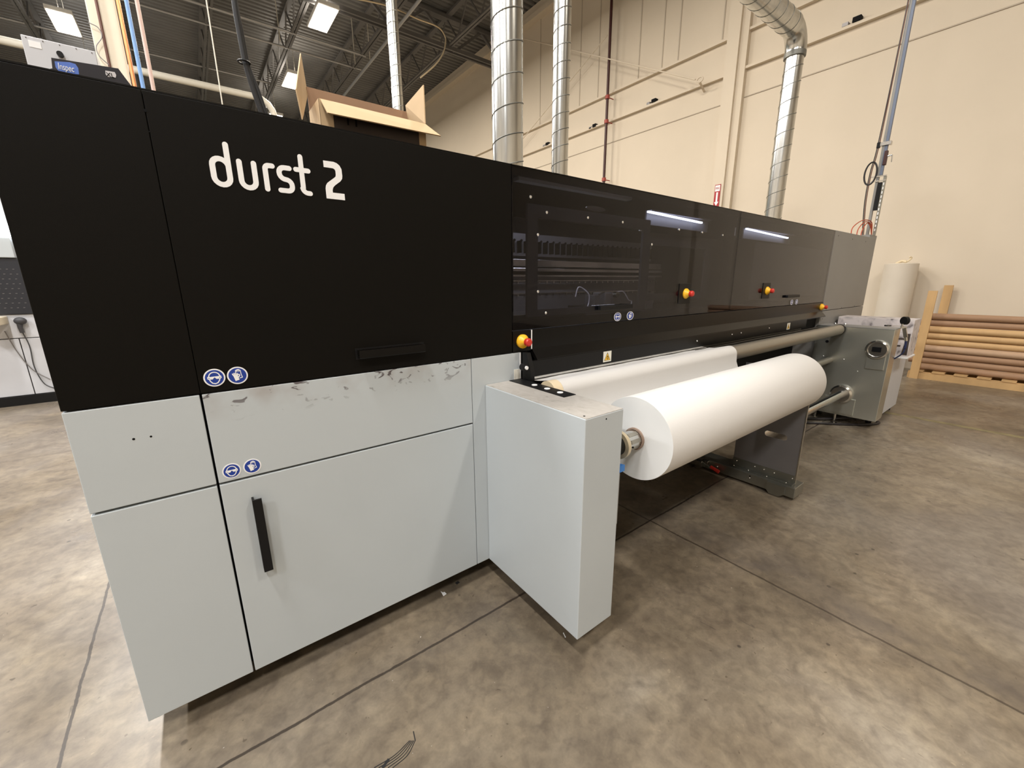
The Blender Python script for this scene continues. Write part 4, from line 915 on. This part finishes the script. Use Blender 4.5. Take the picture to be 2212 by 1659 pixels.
po = MB().obox((8.30, 1.145, .0), (8.305, 1.145, 1.262), .095, .03, (1, 0, 0)); tag(po.build('wooden_post', 'wood'), 'wooden board upright in front of the tube stack ends', 'post')
po = MB().obox((9.12, 1.10, .119), (9.12, 1.10, 1.33), .10, .03, (1, 0, 0)); tag(po.build('wooden_post', 'wood'), 'wooden board upright behind the tube stack against the wall', 'post')
wr = thing('wrapped_roll', (8.95, 1.66, 0), 'tall white wrapped roll standing on end against the beige wall', 'paper roll')
MB().lathe((8.95, 1.66, 0), 2, [(0, .001), (0, .205), (1.655, .205), (1.665, .19), (1.66, .001)], 40).build('roll_body', 'papwrap', wr, True)
m = MB().tube(spline([(8.9, 1.72, 1.66), (8.93, 1.66, 1.70), (8.92, 1.60, 1.69), (8.95, 1.56, 1.74), (8.93, 1.58, 1.76)]), [.02]*20+[.012]*21, 8); m.build('twisted_wrap', 'corecream', wr, True)

# ------------------------------------------------------------------ equipment at the far left
yk = 7.457
lc = thing('ink_cabinet', (-2.2, 7.9, 0), 'long white machine cabinet with a black plinth behind the printer at the far left', 'cabinet')
MB().box((-3.4, yk, .808), (-1.10, yk+.9, 1.085), .004).box((-3.4, yk, .115), (-1.765, yk+.9, .800), .004).box((-1.757, yk, .115), (-1.10, yk+.9, .800), .004).build('body', 'cabwhite', lc)
MB().box((-3.4, yk+.005, .02), (-1.10, yk+.9, .80)).box((-3.4, yk-.03, .0), (-1.10, yk+.9, .11)).build('plinth', 'blackplastic', lc)
g_ = MB().box((-3.4, yk-.02, 1.088), (-1.10, yk+.9, 1.72), .004).build('perforated_guard', 'screenblack', lc)
m = MB()
for i in range(12):
    for j in range(9): m.box((-2.2+.05*i+.02*(j % 2), yk-.022, 1.16+.055*j), (-2.185+.05*i+.02*(j % 2), yk-.019, 1.165+.055*j))
m.build('guard_slots', 'stand', lc)
MB().box((-3.4, yk+.05, 1.72), (-1.10, yk+.9, 2.45)).build('upper_cover', 'cabwhite', lc)
c_ = MB().box((-1.90, yk-.04, 1.73), (-1.60, yk+.05, 1.95), .005).build('control_pad', 'grey', lc); MB().cyl((-1.78, yk-.055, 1.82), (-1.78, yk-.04, 1.82), .03, 20).build('pad_knob', 'stand', c_)
MB().box((-1.95, yk-.05, 1.97), (-1.56, yk+.03, 2.10)).build('task_lamp', 'lamp_cool', lc)
MB().box((-2.1, yk-.30, .98), (-1.80, yk, 1.07), .01).build('shelf_box', 'column', lc)
sg_ = thing('barcode_scanner', (-1.70, yk-.05, .95), 'black handheld scanner gun hanging on the white cabinet', 'scanner')
MB().sphere((-1.70, yk-.045, 1.01), .055, 16, (1, .7, .8)).build('head', 'scangrey', sg_, True)
MB().tube([(-1.71, yk-.04, 1.0), (-1.715, yk-.04, .93), (-1.71, yk-.04, .87)], [.028, .022, .02], 12).build('handle', 'scangrey', sg_, True)
MB().tube(spline([(-1.71, yk-.03, .87), (-1.69, yk-.02, .70), (-1.70, yk-.02, .45), (-1.66, yk-.02, .24), (-1.58, yk-.02, .16)]), .006, 6).build('cable', 'scangrey', sg_, True)
m = MB().tube(spline([(-1.85, yk-.02, .90), (-1.80, yk-.02, .65), (-1.72, yk-.02, .42), (-1.60, yk-.02, .28)]), .006, 6); tag(m.build('dangling_cable', 'stand', None, True), 'thin grey cable dangling across the white cabinet left of the scanner', 'cable')

# ------------------------------------------------------------------ litter on the floor
def scrap(px, py, pts, m_, label):
    q = at(px, py, 2, 0); tag(MB().prism([(q.x+a, q.y+c) for a, c in pts], 2, .0003, .002).build('floor_scrap', m_), label, 'scrap')
scrap(958, 1288, [(0, 0), (.018, .004), (.016, .02), (.008, .022), (.004, .036), (.001, .012)], 'white', 'small torn white paper scrap under the cabinet door')
scrap(1221, 1378, [(0, 0), (.004, 0), (.012, .022), (.009, .023)], 'white', 'tiny white sliver beside the corner of the grey box arm')
scrap(987, 1263, [(0, 0), (.018, .004), (.016, .018), (-.002, .014)], 'rubber', 'small black chip on the floor under the printer edge')
# tyre-like skid marks
m = MB()
for k_ in range(5):
    a, b_, c_ = at(897-3*k_, 1600, 2, 0), at(880-7*k_, 1632, 2, 0), at(848-10*k_, 1659, 2, 0)
    pp = spline([a, b_, c_], 6)
    for u, v in zip(pp[:-1], pp[1:]): m.obox(u+Vector((0, 0, .0006)), v+Vector((0, 0, .0006)), .0022, .0008)
a, b_ = at(893, 1580, 2, 0), at(897, 1600, 2, 0); m.obox(a+Vector((0, 0, .0006)), b_+Vector((0, 0, .0006)), .003, .0008)
a, b_ = at(840, 1640, 2, 0), at(826, 1659, 2, 0); m.obox(a+Vector((0, 0, .0006)), b_+Vector((0, 0, .0006)), .008, .0008)
o = m.build('skid_mark', 'rubber'); tag(o, 'dark scraped skid marks on the concrete at the bottom of the picture', 'mark')
for _o in list(bpy.data.objects):
    if _o.type == 'MESH' and _o.parent is None and 'kind' not in _o and 'label' not in _o: print('UNTAGGED', _o.name)
